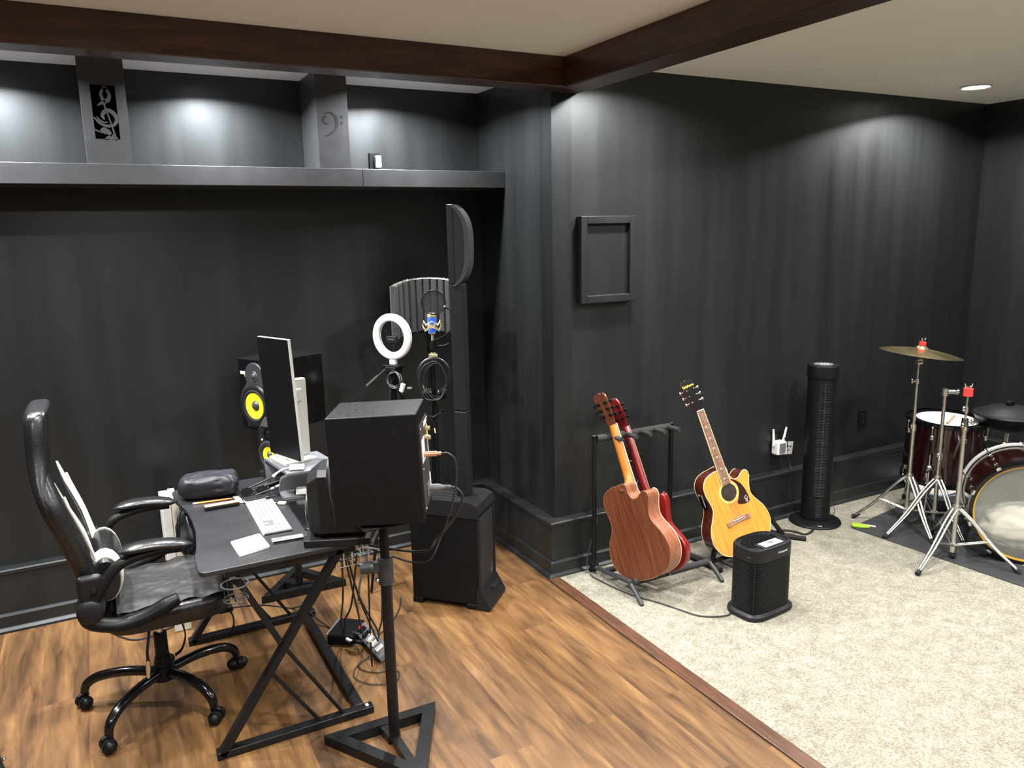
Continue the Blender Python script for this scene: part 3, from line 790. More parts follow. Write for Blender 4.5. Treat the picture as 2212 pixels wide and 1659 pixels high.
m = MB(Ma); m.box((-.0226, -.010, .010), (-.0221, .004, .016)); part('socket', m, K['mid'], w2)
# glossy tablet / black glass pad right of the keyboard
m = quad_item('g', [(0.645, 3.36), (0.775, 3.33), (0.755, 2.95), (0.640, 2.99)], DZ, 0.007, None, '', '', .008)
solo('glass_tablet', m, K['blkg'], (0.70, 3.15, DZ), 'glossy black tablet lying between the keyboard and the grey speaker', 'tablet')

# ================================================================ speakers
def big_speaker(C, ang, H, Wd, D, label, detail):
    """C: centre of the base; local +Y up the box, +Z out of the front"""
    fx, fy = math.cos(ang), math.sin(ang)
    M = frame(C, (0, 0, 1), (fx, fy, 0)); M.translation = V(C)
    if detail: M = Matrix.Translation(V(C)) @ Matrix.Rotation(math.radians(-2.07), 4, V((.3, 1, 0))) @ Matrix.Translation(-V(C)) @ M
    s = thing('studio_monitor', label, 'speaker', M)
    Q = lambda *a: MB(*a)
    m = MB(); m.box((-Wd / 2, 0, -D / 2), (Wd / 2, H, D / 2), .005); part('cabinet', m, K['blkg'] if not detail else K['blk'], s, local=True)
    # front: sculpted baffle with tweeter plate and woofer plate
    zf = D / 2 + .0005
    pl = []
    wc = (0, H * .36); wr = Wd * .47; tc = (0, H * .77); tr = Wd * .27
    for k in range(25):
        a = lerp(math.radians(128), math.radians(412), k / 24); pl.append((wc[0] + wr * math.cos(a), wc[1] + wr * math.sin(a)))
    for k in range(17):
        a = lerp(math.radians(-30), math.radians(210), k / 16); pl.append((tc[0] + tr * math.cos(a), tc[1] + tr * math.sin(a)))
    m = MB(); m.prism(pl, zf, zf + .010, bev=.004); part('baffle', m, K['gry'], s, local=True)
    Mw = Matrix.Translation((wc[0], wc[1], zf + .0105))
    r = Wd * .262
    m = MB(Mw); m.lathe([(r * 1.60, .0), (r * 1.55, .010), (r * 1.38, .013), (r * 1.24, .010)], seg=40); part('woofer_ring', m, K['gry2'], s, local=True)
    m = MB(Mw); m.lathe([(r * 1.25, .010), (r * 1.15, .015), (r * 1.05, .012), (r * .98, .0095)], seg=40); part('surround', m, K['rub'], s, local=True)
    m = MB(Mw); m.lathe([(r * .99, .010), (r * .72, .0055), (r * .34, .001), (r * .01, .0008)], seg=40); part('cone', m, K['yel'], s, local=True, label='bright yellow cone')
    m = MB(Mw); m.lathe([(r * .40, .001), (r * .34, .008), (r * .2, .014), (r * .004, .016)], seg=28); part('dust_cap', m, K['dirt'], s, local=True)
    Mt = Matrix.Translation((tc[0], tc[1], zf + .0105))
    m = MB(Mt); m.lathe([(tr * .40, .0), (tr * .36, .003), (tr * .26, .002), (tr * .2, .006), (tr * .004, .010)], seg=28); part('tweeter', m, K['dirt'], s, local=True)
    Ml = Matrix.Translation((-Wd * .36, H * .80, zf))
    m = MB(Ml); m.box((-.020, -.008, 0), (.016, .008, .0022), .002); part('badge', m, K['paper'], s, local=True, label='pale logo badge')
    m = MB(Ml); m.box((.012, -.020, 0), (.020, -.008, .002), .001); part('badge', m, K['yelp'], s, local=True, label='yellow logo badge')
    m = MB(); m.box((-Wd * .33, .014, zf - .002), (Wd * .33, .046, zf + .004), .003); part('port', m, K['blkmat'], s, local=True)
    # rear amplifier panel
    zr = -D / 2
    m = MB(); m.box((-Wd * .40, .03, zr - .004), (Wd * .40, H - .05, zr + .001), .002); part('rear_panel', m, K['panelbk'], s, local=True)
    if detail:
        for lo, hi in (((-.36, H * .80), (-.02, H * .84)), ((-.36, H * .50), (-.30, H * .78)), ((-.36, .07), (-.26, .12)), ((.05, .20), (.34, .28))):
            m = MB(); m.box((Wd * lo[0], lo[1], zr - .0055), (Wd * hi[0], hi[1], zr - .0040)); part('printed_label', m, K['paper'], s, local=True)
        m = MB(); m.box((-Wd * .37, H * .66, zr - .0065), (-Wd * .28, H * .76, zr - .0040)); part('printed_label', m, K['yelp'], s, local=True, label='yellow printed label')
        for k, (px, py) in enumerate(((-.25, .75), (-.25, .66), (-.05, .70))):
            m = MB(); m.cyl((Wd * px, H * py, zr - .004), (Wd * px, H * py, zr - .020), .008, .007, 14); part('knob', m, K['gold'], s, local=True)
        m = MB(); m.box((-.03, H * .16, zr - .010), (.03, H * .28, zr - .004), .002); part('power_socket', m, K['mid'], s, local=True)
        for sx in (-1, 1):
            for sy in (.04, .5, .96):
                m = MB(); m.sphere((sx * Wd * .37, lerp(.03, H - .05, sy), zr - .005), .004, u=8, v=6); part('screw', m, K['chrome'], s, local=True)
    return s
BZ = 0.915
spN = big_speaker((0.834, 2.555, BZ + .0055), math.radians(151.8), 0.386, 0.241, 0.3095, 'large black studio speaker seen from behind on the near stand, beside the desk', True)
spF = big_speaker((0.812, 4.078, BZ - .005 + .022), math.atan2(-0.487, -0.873), 0.366, 0.256, 0.335, 'large black studio speaker with a yellow woofer on the far stand, near the wall', False)
# plugs on the rear of the near speaker
mN = WM[spN.name]
pA = mN @ V((0.05, 0.225, -.1548 - .005)); back = (mN.to_3x3() @ V((0, 0, -1))).normalized()
pg = thing('audio_cable', 'black audio cable with a copper jack plugged into the back of the near speaker', 'cable', pA)
m = MB(); m.tube([pA, pA + back * .045], .0095, 12); m.tube([pA + back * .045, pA + back * .060], .006, 10); part('jack', m, K['copper'], pg)
m = MB(); m.tube([pA + back * .06, pA + back * .085 + V((0, 0, -.002)), pA + back * .108 + V((0, 0, -.03)), pA + back * .11 + V((0, 0, -.10)), pA + back * .09 + V((0, 0, -.19)), pA + back * .05 + V((0, 0, -.30)), pA + back * -.02 + V((0, 0, -.40)), V((0.87, 2.86, .66))], .0036, 8, 6); part('lead', m, K['cable'], pg)
pB = mN @ V((0.0, 0.086, -.1548 - .010))
pg = thing('power_cable', 'thick black power cable plugged into the lower back of the near speaker', 'cable', pB)
m = MB(); m.tube([pB, pB + back * .03, pB + back * .05, pB + back * .075], [.013, .013, .008, .006], 10); part('plug', m, K['mid'], pg)
m = MB(); m.tube([pB + back * .07, pB + back * .10 + V((0, 0, -.012)), pB + back * .115 + V((0, 0, -.05)), pB + back * .08 + V((0, 0, -.12)), pB + back * .02 + V((0, 0, -.19)), pB + V((-.03, .04, -.25)), V((0.85, 2.95, .655))], .005, 8, 6); part('lead', m, K['cable'], pg)

def speaker_stand(P, tri, top, label, S=1.0):
    s = thing('speaker_stand', label, 'stand', (P[0], P[1], 0))
    m = MB(); n = len(tri)
    c = V((sum(p[0] for p in tri) / 3, sum(p[1] for p in tri) / 3, 0))
    T = [V((p[0], p[1], 0)) for p in tri]; I = [c + (p - c) * .66 for p in T]
    rings = []
    for i in range(3):
        a, b = T[i], I[i]
        rings.append([V((a.x, a.y, .001)), V((b.x, b.y, .001)), V((b.x, b.y, .040)), V((a.x, a.y, .040))])
    m.ring_loft(rings, wrap=True); part('triangle_base', m, K['blkm'], s)
    m = MB()
    for e in ((0, 1),):
        pass
    q = [I[i] for i in range(3)]
    d = sorted(q, key=lambda v: (v - V((P[0], P[1], 0))).length)
    m.bar((P[0], P[1], .022), ((d[0].x + d[1].x) / 2, (d[0].y + d[1].y) / 2, .022), .05, .03); m.bar((P[0], P[1], .022), (d[2].x, d[2].y, .022), .03, .03)
    part('cross_brace', m, K['blkm'], s)
    m = MB(); m.cyl((P[0], P[1], .02), (P[0], P[1], .70), .0205, None, 20); part('pole', m, K['blkm'], s)
    m = MB(); m.cyl((P[0], P[1], .655), (P[0], P[1], .755), .028, None, 20); m.box((P[0] - .05, P[1] - .012, .705), (P[0] - .02, P[1] + .012, .745), .003); part('collar', m, K['gry'], s)
    m = MB(); m.cyl((P[0] - .05, P[1], .727), (P[0] - .062, P[1], .727), .022, None, 16); m.cyl((P[0] - .055, P[1], .727), (P[0] - .09, P[1] + .01, .727), .023, .02, 20); part('clamp_knob', m, K['gry'], s)
    m = MB(); m.sphere((P[0] - .034, P[1] - .006, .675), .009); m.cyl((P[0] - .027, P[1], .675), (P[0] - .034, P[1] - .004, .675), .005); part('bolt', m, K['chrome'], s)
    m = MB(); m.cyl((P[0], P[1], .70), (P[0], P[1], top - .008), .0165, None, 20); part('inner_pole', m, K['blk'], s)
    m = MB(); m.box((P[0] - .10, P[1] - .10, top - .008), (P[0] + .10, P[1] + .10, top - .0005), .002); part('top_plate', m, K['blk'], s)
    return s
speaker_stand((0.822, 2.556), [(0.585, 2.680), (1.038, 2.672), (0.83, 2.27)], BZ - .005, 'black speaker stand with a triangular base in front of the desk end')
speaker_stand((0.818, 4.075), [(0.60, 3.985), (1.05, 3.975), (0.85, 4.31)], BZ + .017, 'black speaker stand with a triangular base behind the desk, by the wall')
m = MB(); m.bar((0.758, 2.558, .70), (0.752, 2.560, .47), .012, .003, up=(1, 0, 0)); m.bar((0.752, 2.56, .44), (0.752, 2.56, .34), .012, .003, up=(1, 0, 0))
o = solo('velcro_strap', m, K['blk'], (0.755, 2.56, .7), 'black strap with a small ring hanging from the near speaker stand', 'strap')
m = MB(); m.tube([(0.752 + .012 * math.cos(q), 2.558, .455 + .016 * math.sin(q)) for q in [2 * PI * k / 16 for k in range(16)]], .0022, 6, closed=True); part('buckle', m, K['gold'], o)

def desk_speaker(C, ang, label, H=.265, Wd=.19, D=.21):
    M = frame(C, (0, 0, 1), (math.cos(ang), math.sin(ang), 0)); M.translation = V(C)
    s = thing('desktop_speaker', label, 'speaker', M)
    # chamfered body lofted front to back
    m = MB(); rings = []
    for z, k, e in ((-D / 2, .93, .0), (-D / 2 + .02, 1.0, .0), (D / 2 - .045, 1.0, .0), (D / 2 - .005, .80, .02), (D / 2, .77, .023)):
        w = Wd / 2 * k; y0 = e * .5; y1 = H - e * 1.4
        b = .022
        rings.append([(-w + b, y0, z), (w - b, y0, z), (w, y0 + b, z), (w, y1 - b, z), (w - b, y1, z), (-w + b, y1, z), (-w, y1 - b, z), (-w, y0 + b, z)])
    m.ring_loft([[V(p) for p in r] for r in rings]); part('cabinet', m, K['gry2'], s, local=True, sharp=24)
    Mw = Matrix.Translation((0, H * .36, D / 2 + .0005)); r = .043
    m = MB(Mw); m.lathe([(r * 1.65, .0), (r * 1.60, .010), (r * 1.42, .013), (r * 1.26, .009)], seg=36); part('woofer_ring', m, K['gry'], s, local=True)
    m = MB(Mw); m.lathe([(r * 1.27, .009), (r * 1.15, .013), (r * 1.04, .010), (r * .95, .008)], seg=36); part('surround', m, K['rub'], s, local=True)
    m = MB(Mw); m.lathe([(r * .96, .0085), (r * .6, .003), (r * .01, .0008)], seg=36); part('cone', m, K['yel'], s, local=True, label='bright yellow cone')
    m = MB(Mw); m.lathe([(r * .42, .001), (r * .34, .008), (r * .004, .014)], seg=24); part('dust_cap', m, K['dirt'], s, local=True)
    Mt = Matrix.Translation((0, H * .74, D / 2 + .0005))
    m = MB(Mt); m.lathe([(.036, 0), (.034, .004), (.018, .002), (.014, .007), (.001, .010)], seg=28); part('tweeter', m, K['blkg'], s, local=True)
    m = MB(); m.sphere((-.05, H * .62, D / 2), .006, (1, 1, .4)); part('badge', m, K['paper'], s, local=True)
    return s
def foam_pad(C, ang, label, w=.21, d=.25):
    M = frame(C, (math.cos(ang), math.sin(ang), 0), (0, 0, 1)); M.translation = V(C)
    m = MB(M); m.box((-w / 2, -d / 2, .0005), (w / 2, d / 2, .028), .004)
    return solo('isolation_pad', m, K['gry2'], M, label, 'speaker pad')
dirN = math.atan2(0.39, -0.92)
cN = (0.727 + .02, 2.862, DZ)
foam_pad(cN, dirN, 'flat foam pad under the grey speaker at the near end of the desk')
desk_speaker((cN[0], cN[1], DZ + .0285), dirN, 'dark grey desktop speaker with chamfered edges, half hidden behind the near black speaker')
dirF = math.atan2(-0.487, -0.873)
cF = (0.734, 3.785, DZ)
foam_pad((cF[0] + .004, cF[1] + .006, DZ), dirF, 'flat foam pad under the small yellow-coned speaker at the far end', w=.19, d=.17)
desk_speaker((cF[0], cF[1], DZ + .0285), dirF, 'small black speaker with a yellow cone behind the upright screen', D=.165)
# ================================================================ GAMING CHAIR (faces +X)
CX, CY = 0.085, 3.27
ch = thing('gaming_chair', 'black and white racing style swivel chair pulled up to the desk', 'chair', (CX, CY, 0))
def spine(z):      # rear surface of the back rest, x at height z
    pts = [(.50, -.135), (.575, -.158), (.635, -.168), (.739, -.188), (.856, -.217), (.979, -.258), (1.066, -.276), (1.158, -.282), (1.28, -.276), (1.33, -.262)]
    for (a, xa), (b, xb) in zip(pts, pts[1:]):
        if z <= b: return lerp(xa, xb, (z - a) / (b - a))
    return pts[-1][1]
def halfw(z):
    pts = [(.50, .17), (.58, .205), (.70, .235), (.85, .255), (.98, .262), (1.06, .235), (1.14, .195), (1.25, .175), (1.33, .15)]
    for (a, xa), (b, xb) in zip(pts, pts[1:]):
        if z <= b: return lerp(xa, xb, max(0, (z - a) / (b - a)))
    return pts[-1][1]
# main padded shell
m = MB(); rings = []
for k in range(25):
    z = [.50, .54, .58, .62, .66, .70, .75, .80, .85, .90, .95, 1.0, 1.04, 1.08, 1.12, 1.16, 1.20, 1.235, 1.26, 1.28, 1.294, 1.303, 1.309, 1.312, 1.313][k]; w = halfw(z) * (1, 1, 1, 1, .985, .95, .89, .78, .55)[max(0, k - 16)]; x = spine(z); th = lerp(.05, .062, min(1, max(0, (z - .55) / .2))) + .022 * min(1, max(0, (z - 1.02) / .14))
    r = []; tk = (1, 1, 1, 1, .96, .88, .76, .6, .35)[max(0, k - 16)]
    for q in range(20):
        a = 2 * PI * q / 20; ca, sa = math.cos(a), math.sin(a)
        r.append(V((x + th / 2 + tk * th / 2 * math.copysign(abs(ca) ** .5, ca), CY + w * math.copysign(abs(sa) ** .6, sa), z)))
    rings.append(r)
m.ring_loft(rings); part('back_shell', m, K['lea'], ch, sharp=60)
# side bolsters (near and far)
for sy in (-1, 1):
    m = MB(); P = []; R = []
    for k in range(18):
        z = lerp(.56, 1.14, k / 17); P.append(V((spine(z) + .046, CY + sy * (halfw(z) - .045), z))); R.append(.046 * min(1, (17.6 - k) / 5) ** .5 if k else .03)
    m.tube(P, R, 14, flat=.85); part('bolster', m, K['lea'], ch, sharp=60)
    # white side panels on the front, taper to a point at the top
    m = MB(); rg_ = []
    for k in range(11):
        t_ = k / 10; z = lerp(.66, 1.055, t_); wi = (.105 if sy > 0 else .034) * math.sin(PI * min(1, .25 + t_ * .75)) + .004
        y = CY + sy * lerp(.125, .160, t_); x = spine(z) + .066 + .016 * math.sin(PI * t_)
        rg_.append([V((x, y - wi / 2, z)), V((x + .010, y - wi / 4, z)), V((x + .010, y + wi / 4, z)), V((x, y + wi / 2, z)), V((x - .02, y, z))])
    m.ring_loft(rg_); part('white_panel', m, K['leaw'], ch, sharp=60, label='white leather panel')
    # thin white piping beside the bolster
    m = MB(); m.tube([V((spine(z) + .086, CY + sy * (halfw(z) - .088), z)) for z in [lerp(.60, 1.0, k / 10) for k in range(11)]], .006, 8); part('piping', m, K['leaw'], ch, label='thin white piping')
# centre cushion
m = MB(); rings = []
for k in range(15):
    z = lerp(.60, 1.24, k / 14); x = spine(z) + .052; b = .022 * math.sin(PI * k / 14)
    r = []
    for q in range(16):
        a = 2 * PI * q / 16; ca, sa = math.cos(a), math.sin(a)
        r.append(V((x + (.012 + b) * math.copysign(abs(ca) ** .7, ca), CY + .10 * math.copysign(abs(sa) ** .7, sa), z)))
    rings.append(r)
m.ring_loft(rings); part('centre_cushion', m, K['lea'], ch, sharp=60)
# lumbar roll: white ends and black middle
def lumbar(y0, y1, matl, name, lab=None, g=1.0):
    m = MB(); rings = []
    for k in range(7):
        y = lerp(y0, y1, k / 6); e = (1 - .30 * abs((y - CY) / .2) ** 3) * g; r = []
        for q in range(18):
            a = 2 * PI * q / 18; ca, sa = math.cos(a), math.sin(a)
            r.append(V((-.075 + .062 * e * ca, y, .665 + .105 * e * sa)))
        rings.append(r)
    m.ring_loft(rings); part(name, m, matl, ch, sharp=60, label=lab)
lumbar(CY - .195, CY + .195, K['lea'], 'lumbar_roll')
for sg in (-1, 1): lumbar(CY + sg * .118, CY + sg * .172, K['leaw'], 'lumbar_band', 'white leather band on the lumbar roll', 1.035)
# seat
def sq_ring(cx, cy, hx, hy, z, n=32, p=.45):
    r = []
    for q in range(n):
        a = 2 * PI * q / n; ca, sa = math.cos(a), math.sin(a)
        r.append(V((cx + hx * math.copysign(abs(ca) ** p, ca), cy + hy * math.copysign(abs(sa) ** p, sa), z)))
    return r
m = MB(); sx = .125
m.ring_loft([sq_ring(sx, CY, .20, .19, .438), sq_ring(sx, CY, .228, .232, .448), sq_ring(sx, CY, .236, .245, .490), sq_ring(sx, CY, .230, .240, .522), sq_ring(sx, CY, .205, .215, .540), sq_ring(sx, CY, .10, .12, .535)]); part('seat', m, K['lea'], ch, sharp=50)
m = MB(); m.box((-.02, CY - .12, .405), (.24, CY + .12, .437), .012); part('tilt_mechanism', m, K['blk'], ch)
# arm rests: closed loops outside the seat
def arm(sy):
    y = CY + sy * .268
    m = MB()
    loop = [(.185, .768), (.10, .772), (.03, .764), (-.03, .745), (-.075, .695), (-.118, .640), (-.150, .600), (-.145, .560), (-.110, .535), (-.04, .518), (.04, .530), (.11, .556), (.155, .572)]
    m.tube([(a, y, b) for a, b in loop], [.020, .021, .022, .024, .026, .030, .034, .034, .033, .032, .032, .034, .026], 14, 5, flat=.8)
    part('arm_loop', m, K['blk'], ch, sharp=60)
    m = MB(); rings = []
    for k in range(9):
        u = k / 8; x = lerp(-.030, .222, u); z = .783 + .020 * math.sin(PI * (.15 + .85 * u)) - .006 * u; e = (1 - abs(2 * u - 1) ** 6) * .9 + .1
        rings.append([V((x, y + .042 * e * math.cos(2 * PI * q / 14), z + .018 * e * math.sin(2 * PI * q / 14))) for q in range(14)])
    m.ring_loft(rings); part('arm_pad', m, K['lea'], ch, sharp=60)
    m = MB(); m.cyl((-.135, y - sy * .03, .600), (-.135, y + sy * .032, .600), .050, .044, 24); m.sphere((-.135, y + sy * .03, .600), .044, (1, .35, 1)); part('hinge_cover', m, K['gry2'], ch)
    m = MB(); m.box((-.17, y - .03 - .012 * sy, .63), (-.085, y + .02, .73), .02, 3); m.cyl((-.118, y + .01 * sy, .678), (-.118, y + sy * .03, .678), .009, None, 12); part('recline_bracket', m, K['gry2'], ch)
arm(-1); arm(1)
# gas lift, base, castors
m = MB(); m.cyl((CX, CY, .30), (CX, CY, .42), .014, None, 20); part('gas_piston', m, K['chrome'], ch, label='chrome piston')
m = MB(); m.cyl((CX, CY, .15), (CX, CY, .325), .027, .025, 20); m.cyl((CX, CY, .14), (CX, CY, .22), .034, .03, 20); part('column', m, K['blk'], ch)
m = MB(); m.tube([(.045, 3.10, .42), (.030, 3.06, .36), (.028, 3.055, .30)], .005, 8, 4); part('lever', m, K['blk'], ch)
m = MB(); m.tube([(.028, 3.055, .325), (.026, 3.053, .29), (.024, 3.052, .255)], [.008, .009, .006], 10); part('lever_tip', m, K['chrome'], ch, label='silver lever tip')
m = MB(); m.cyl((CX, CY, .125), (CX, CY, .178), .048, .040, 24); part('hub', m, K['blk'], ch)
for k, (ex, ey) in enumerate(((-.215, 3.42), (-.133, 3.055), (.243, 3.04), (.385, 3.40), (.10, 3.59))):
    e = V((ex, ey, 0)); c = V((CX, CY, 0)); dr = (e - c).normalized(); R_ = (e - c).length
    P = [c + dr * .03 + V((0, 0, .152)), c + dr * R_ * .45 + V((0, 0, .156)), c + dr * R_ * .78 + V((0, 0, .138)), c + dr * R_ * .95 + V((0, 0, .105)), c + dr * R_ + V((0, 0, .068))]
    m = MB(); m.tube(P, [.020, .020, .020, .019, .016], 14, 6); lg = part('base_leg', m, K['blkg'], ch, sharp=60)
    a = math.atan2(dr.y, dr.x) + (.9, -.5, .4, 1.1, .2)[k]; q = V((math.cos(a), math.sin(a), 0)); o = e - V((0, 0, 0)) + q * .006; nx = V((-q.y, q.x, 0))
    m = MB()
    for s_ in (-1, 1):
        cc_ = o + nx * (s_ * .014) + V((0, 0, .0275))
        m.cyl(cc_ - nx * .010, cc_ + nx * .010, .027, None, 20); m.sphere(cc_ + nx * (s_ * .008), .0235, (1, 1, 1), 14, 8)
    m.box((-.006, -.006, .028), (.006, .006, .066), .002, 1, Matrix.Translation((o.x, o.y, 0)))
    m.tube([o + q * -.018 + V((0, 0, .054)), o + V((0, 0, .061)), o + q * .018 + V((0, 0, .054))], .010, 8, 3)
    part('castor', m, K['blk'], lg)
# black cloth draped over the seat
def cloth_fn(u, v):
    x = lerp(-.055, .368, u); y = lerp(CY - .222, CY + .235, v)
    ex = max(0, abs(x - sx) - .19) / .05; ey = max(0, abs(y - CY) - .195) / .04
    z = .548 - .018 * ex ** 1.6 - .020 * ey ** 1.5
    z += .014 * mnoise.noise(V((x * 10 + y * 5, y * 4 - x * 3, .3))) + .010 * abs(mnoise.noise(V((x * 6 - y * 17, y * 12 + x * 9, 1.7)))) + .004 * mnoise.noise(V((x * 40, y * 36, 3)))
    x += .012 * mnoise.noise(V((x * 6, y * 12, 9))) * u
    if u > .9: z -= (u - .9) * .5
    return (x, y, max(z, .541 - .02 * ex ** 1.6 - .024 * ey ** 1.5) if u <= .9 else z)
m = MB(); m.grid(cloth_fn, 60, 54)
o = solo('draped_cloth', m, K['cloth'], (.15, CY, .54), 'crumpled black cloth spread over the chair seat', 'cloth', sharp=80)
# black garment hung over the far side of the seat, under the desk edge
gx, gy = .262, 3.585
def bag_fn(u, v):
    a = u * 2 * PI; zz = v
    r = (math.sin(PI * min(1, .12 + zz * .88)) ** .6) if zz < 1 else 0
    fold = .10 * math.sin(a * 5 + zz * 4) + .16 * mnoise.noise(V((math.cos(a) * 2, math.sin(a) * 2, zz * 5)))
    return (gx + (.055 * r * (1 + fold)) * math.cos(a) - .012 * zz, gy + (.10 * r * (1 + fold)) * math.sin(a), .50 + .225 * zz)
m = MB(); m.grid(bag_fn, 40, 22); m.bm.verts.ensure_lookup_table(); bmesh.ops.remove_doubles(m.bm, verts=m.bm.verts[:], dist=.0005)
bg = solo('backpack', m, K['bag'], (gx, gy, .5), 'shiny black soft bag wedged between chair and desk, at the far arm', 'bag', sharp=70)
m = MB(); m.tube([(gx - .035, gy - .08, .56), (gx - .05, gy - .05, .66), (gx - .03, gy, .715), (gx + .01, gy + .03, .71)], .006, 8, 5); part('shoulder_strap', m, K['blk'], bg)
# straps dangling under the seat
for k, (pts, lab) in enumerate((([(.31, 3.10, .455), (.345, 3.10, .42), (.352, 3.10, .37), (.338, 3.10, .335)], 'black strap curling down under the front of the chair seat'), ([(.16, 3.08, .44), (.168, 3.075, .38), (.15, 3.07, .33), (.125, 3.07, .312)], 'black strap hanging beside the chair gas lift'))):
    m = MB(); m.tube(pts, .014, 8, 6, flat=.22); solo('webbing_strap', m, K['blk'], pts[0], lab, 'strap', 'straps under the chair')
# boxes standing at the far side of the desk
for x0, x1, c, lab in ((.172, .212, K['white'], 'tall white carton standing on the floor beyond the chair arm'), (.2135, .246, K['cream'], 'tall cream carton standing right of the white one')):
    m = MB(); m.box((x0, 3.895, .001), (x1, 4.12, .662 if c is K['white'] else .668), .004); o = solo('carton', m, c, ((x0 + x1) / 2, 4.0, 0), lab, 'box', 'cartons by the wall')
    m = MB(); m.box((x0 + .001, 3.8945, .30), (x1 - .001, 3.8949, .305)); part('tape_line', m, K['tan'], o)

# ================================================================ cables and power strips on the floor
def cable(pts, r, lab, matl='cable', group=None, n=7, name='cable', cat='cable'):
    m = MB(); m.tube(pts, r, 7, n); return solo(name, m, K[matl], pts[0], lab, cat, group)
cable([(-.175, 4.20, .004), (-.12, 4.08, .004), (-.03, 3.93, .004), (.06, 3.91, .004), (.16, 3.96, .004), (.30, 4.02, .004), (.46, 4.02, .004), (.60, 3.97, .004), (.72, 3.86, .004), (.765, 3.78, .036), (.79, 3.66, .034), (.84, 3.56, .004), (.865, 3.47, .012)], .0045, 'black cable running along the floor behind the chair to the power strip')
m = MB(); m.box((.385, 3.985, .001), (.455, 4.03, .03), .006); solo('power_brick', m, K['blk'], (.42, 4.0, 0), 'small black power brick lying on the floor behind the chair', 'power adapter')
ps = thing('power_strip', 'black surge protector block on the floor behind the speaker stand', 'power strip', (.90, 3.43, 0))
Mq = frame((.90, 3.425, .001), (.62, .78, 0), (0, 0, 1)); 
m = MB(Mq); m.box((-.075, -.085, 0), (.055, .085, .052), .010); part('housing', m, K['blk'], ps)
m = MB(Mq); m.box((-.078, -.088, .040), (-.068, .088, .056), .003); part('rim', m, K['alu'], ps)
m = MB(); m.tube([(.87, 3.30, .03), (.885, 3.27, .055), (.91, 3.26, .05), (.92, 3.30, .03)], .010, 8, 5); part('plug_lead', m, K['blk'], ps)
for k, (a, b) in enumerate((((.865, 3.33, .045), (.895, 3.265, .04)), ((.90, 3.36, .055), (.925, 3.33, .056)))):
    m = MB(); m.tube([a, b], .008 - .002 * k, 8); part('plug', m, K['white'] if k == 0 else K['chrome'], ps)
p2 = thing('power_strip', 'long grey and white power strip leaning beside the stand pole', 'power strip', (.985, 3.24, 0))
Mq = frame((.988, 3.275, .001), (.085, -.996, 0), (-.5, 0, .86))
m = MB(Mq); m.box((-.034, -.15, .016), (.034, .15, .050), .006); part('housing', m, K['mid'], p2)
for k in range(5):
    m = MB(Mq); m.box((-.020, -.11 + k * .05, .0502), (.020, -.085 + k * .05, .062), .004); part('plug', m, K['white'] if k > 1 else K['blk'], p2)
m = MB(Mq); m.box((-.016, -.135, .0502), (.012, -.12, .058), .003); part('switch', m, K['red'], p2)
TR = [((.745, 2.86, .66), (.775, 3.00, .42), (.83, 3.28, .16), (.87, 3.40, .058)), ((.80, 2.84, .66), (.82, 3.04, .36), (.855, 3.30, .16), (.882, 3.41, .058)), ((.77, 2.93, .66), (.835, 3.02, .36), (.90, 3.18, .14), (.945, 3.31, .06)), ((.79, 2.98, .66), (.85, 3.04, .40), (.93, 3.12, .17), (.975, 3.20, .066)), ((.80, 3.05, .66), (.86, 3.06, .38), (.955, 3.14, .16), (.985, 3.22, .066)), ((.81, 3.12, .66), (.87, 3.13, .50), (.99, 3.18, .40), (1.02, 3.26, .16), (1.02, 3.34, .02))]
for k, pts in enumerate(TR):
    cable(pts, .0042, ['first black cable from the left dropping from the wire tray to the surge protector', 'second black cable from the left dropping from the wire tray', 'black cable running from the tray to the middle of the power strips', 'straight black cable dropping from the tray beside the stand collar', 'black cable with a grey sheen dropping to the long power strip', 'black cable swinging from the tray out behind the stand pole'][k], group='cables hanging from the wire tray')
cable([(.83, 2.93, .655), (.93, 3.0, .60), (.97, 3.05, .58), (.90, 3.02, .60), (.85, 2.97, .655)], .006, 'grey cable looping out of the wire tray near the collar', 'cableg')
cable([(.80, 2.80, .712), (.86, 2.87, .76), (.98, 3.02, .80), (1.10, 3.25, .74), (1.14, 3.42, .62), (1.10, 3.58, .40), (1.05, 3.68, .16), (1.05, 3.75, .012)], .006, 'grey cable arching from the desk end toward the column speaker', 'cableg')
cable([(1.01, 3.35, .006), (1.10, 3.42, .006), (1.20, 3.55, .006), (1.26, 3.68, .006)], .003, 'thin dark cable lying on the planks beside the column speaker')
cable([(.93, 3.20, .005), (.86, 3.14, .005), (.90, 3.06, .005), (1.0, 3.02, .005), (.96, 2.94, .005), (.86, 2.98, .005), (.82, 3.08, .005), (.90, 3.18, .006), (1.0, 3.12, .006)], .0022, 'thin tangled wire lying on the planks below the power strip')

# ================================================================ COLUMN PA SPEAKER
f_ = V((.697, -.717, 0)); a_ = math.atan2(f_.y, f_.x)
MP = Matrix.Translation((1.52, 3.557, 0)) @ Matrix.Rotation(a_, 4, 'Z')     # local x forward, y to the right seen from behind
pa = thing('column_speaker', 'tall black column loudspeaker standing on its subwoofer in the recess corner', 'speaker', MP)
D2, W2 = .19, .122
m = MB()
m.box((-D2, -W2, .025), (D2 - .012, W2, .50), .012); m.box((-D2, -W2, .004), (-D2 + .06, W2, .03), .004); m.box((D2 - .08, -W2, .004), (D2 - .012, W2, .03), .004)
part('sub_cabinet', m, K['blk'], pa, local=True)
m = MB(); sec = []
for x, z, w in ((-D2 - .004, .498, W2), (-D2 - .004, .545, W2), (-D2 + .02, .575, W2 - .008), (D2 - .05, .575, W2 - .008), (D2 - .008, .558, W2), (D2 + .006, .52, W2), (D2 - .002, .492, W2)):
    sec.append((x, z, w))
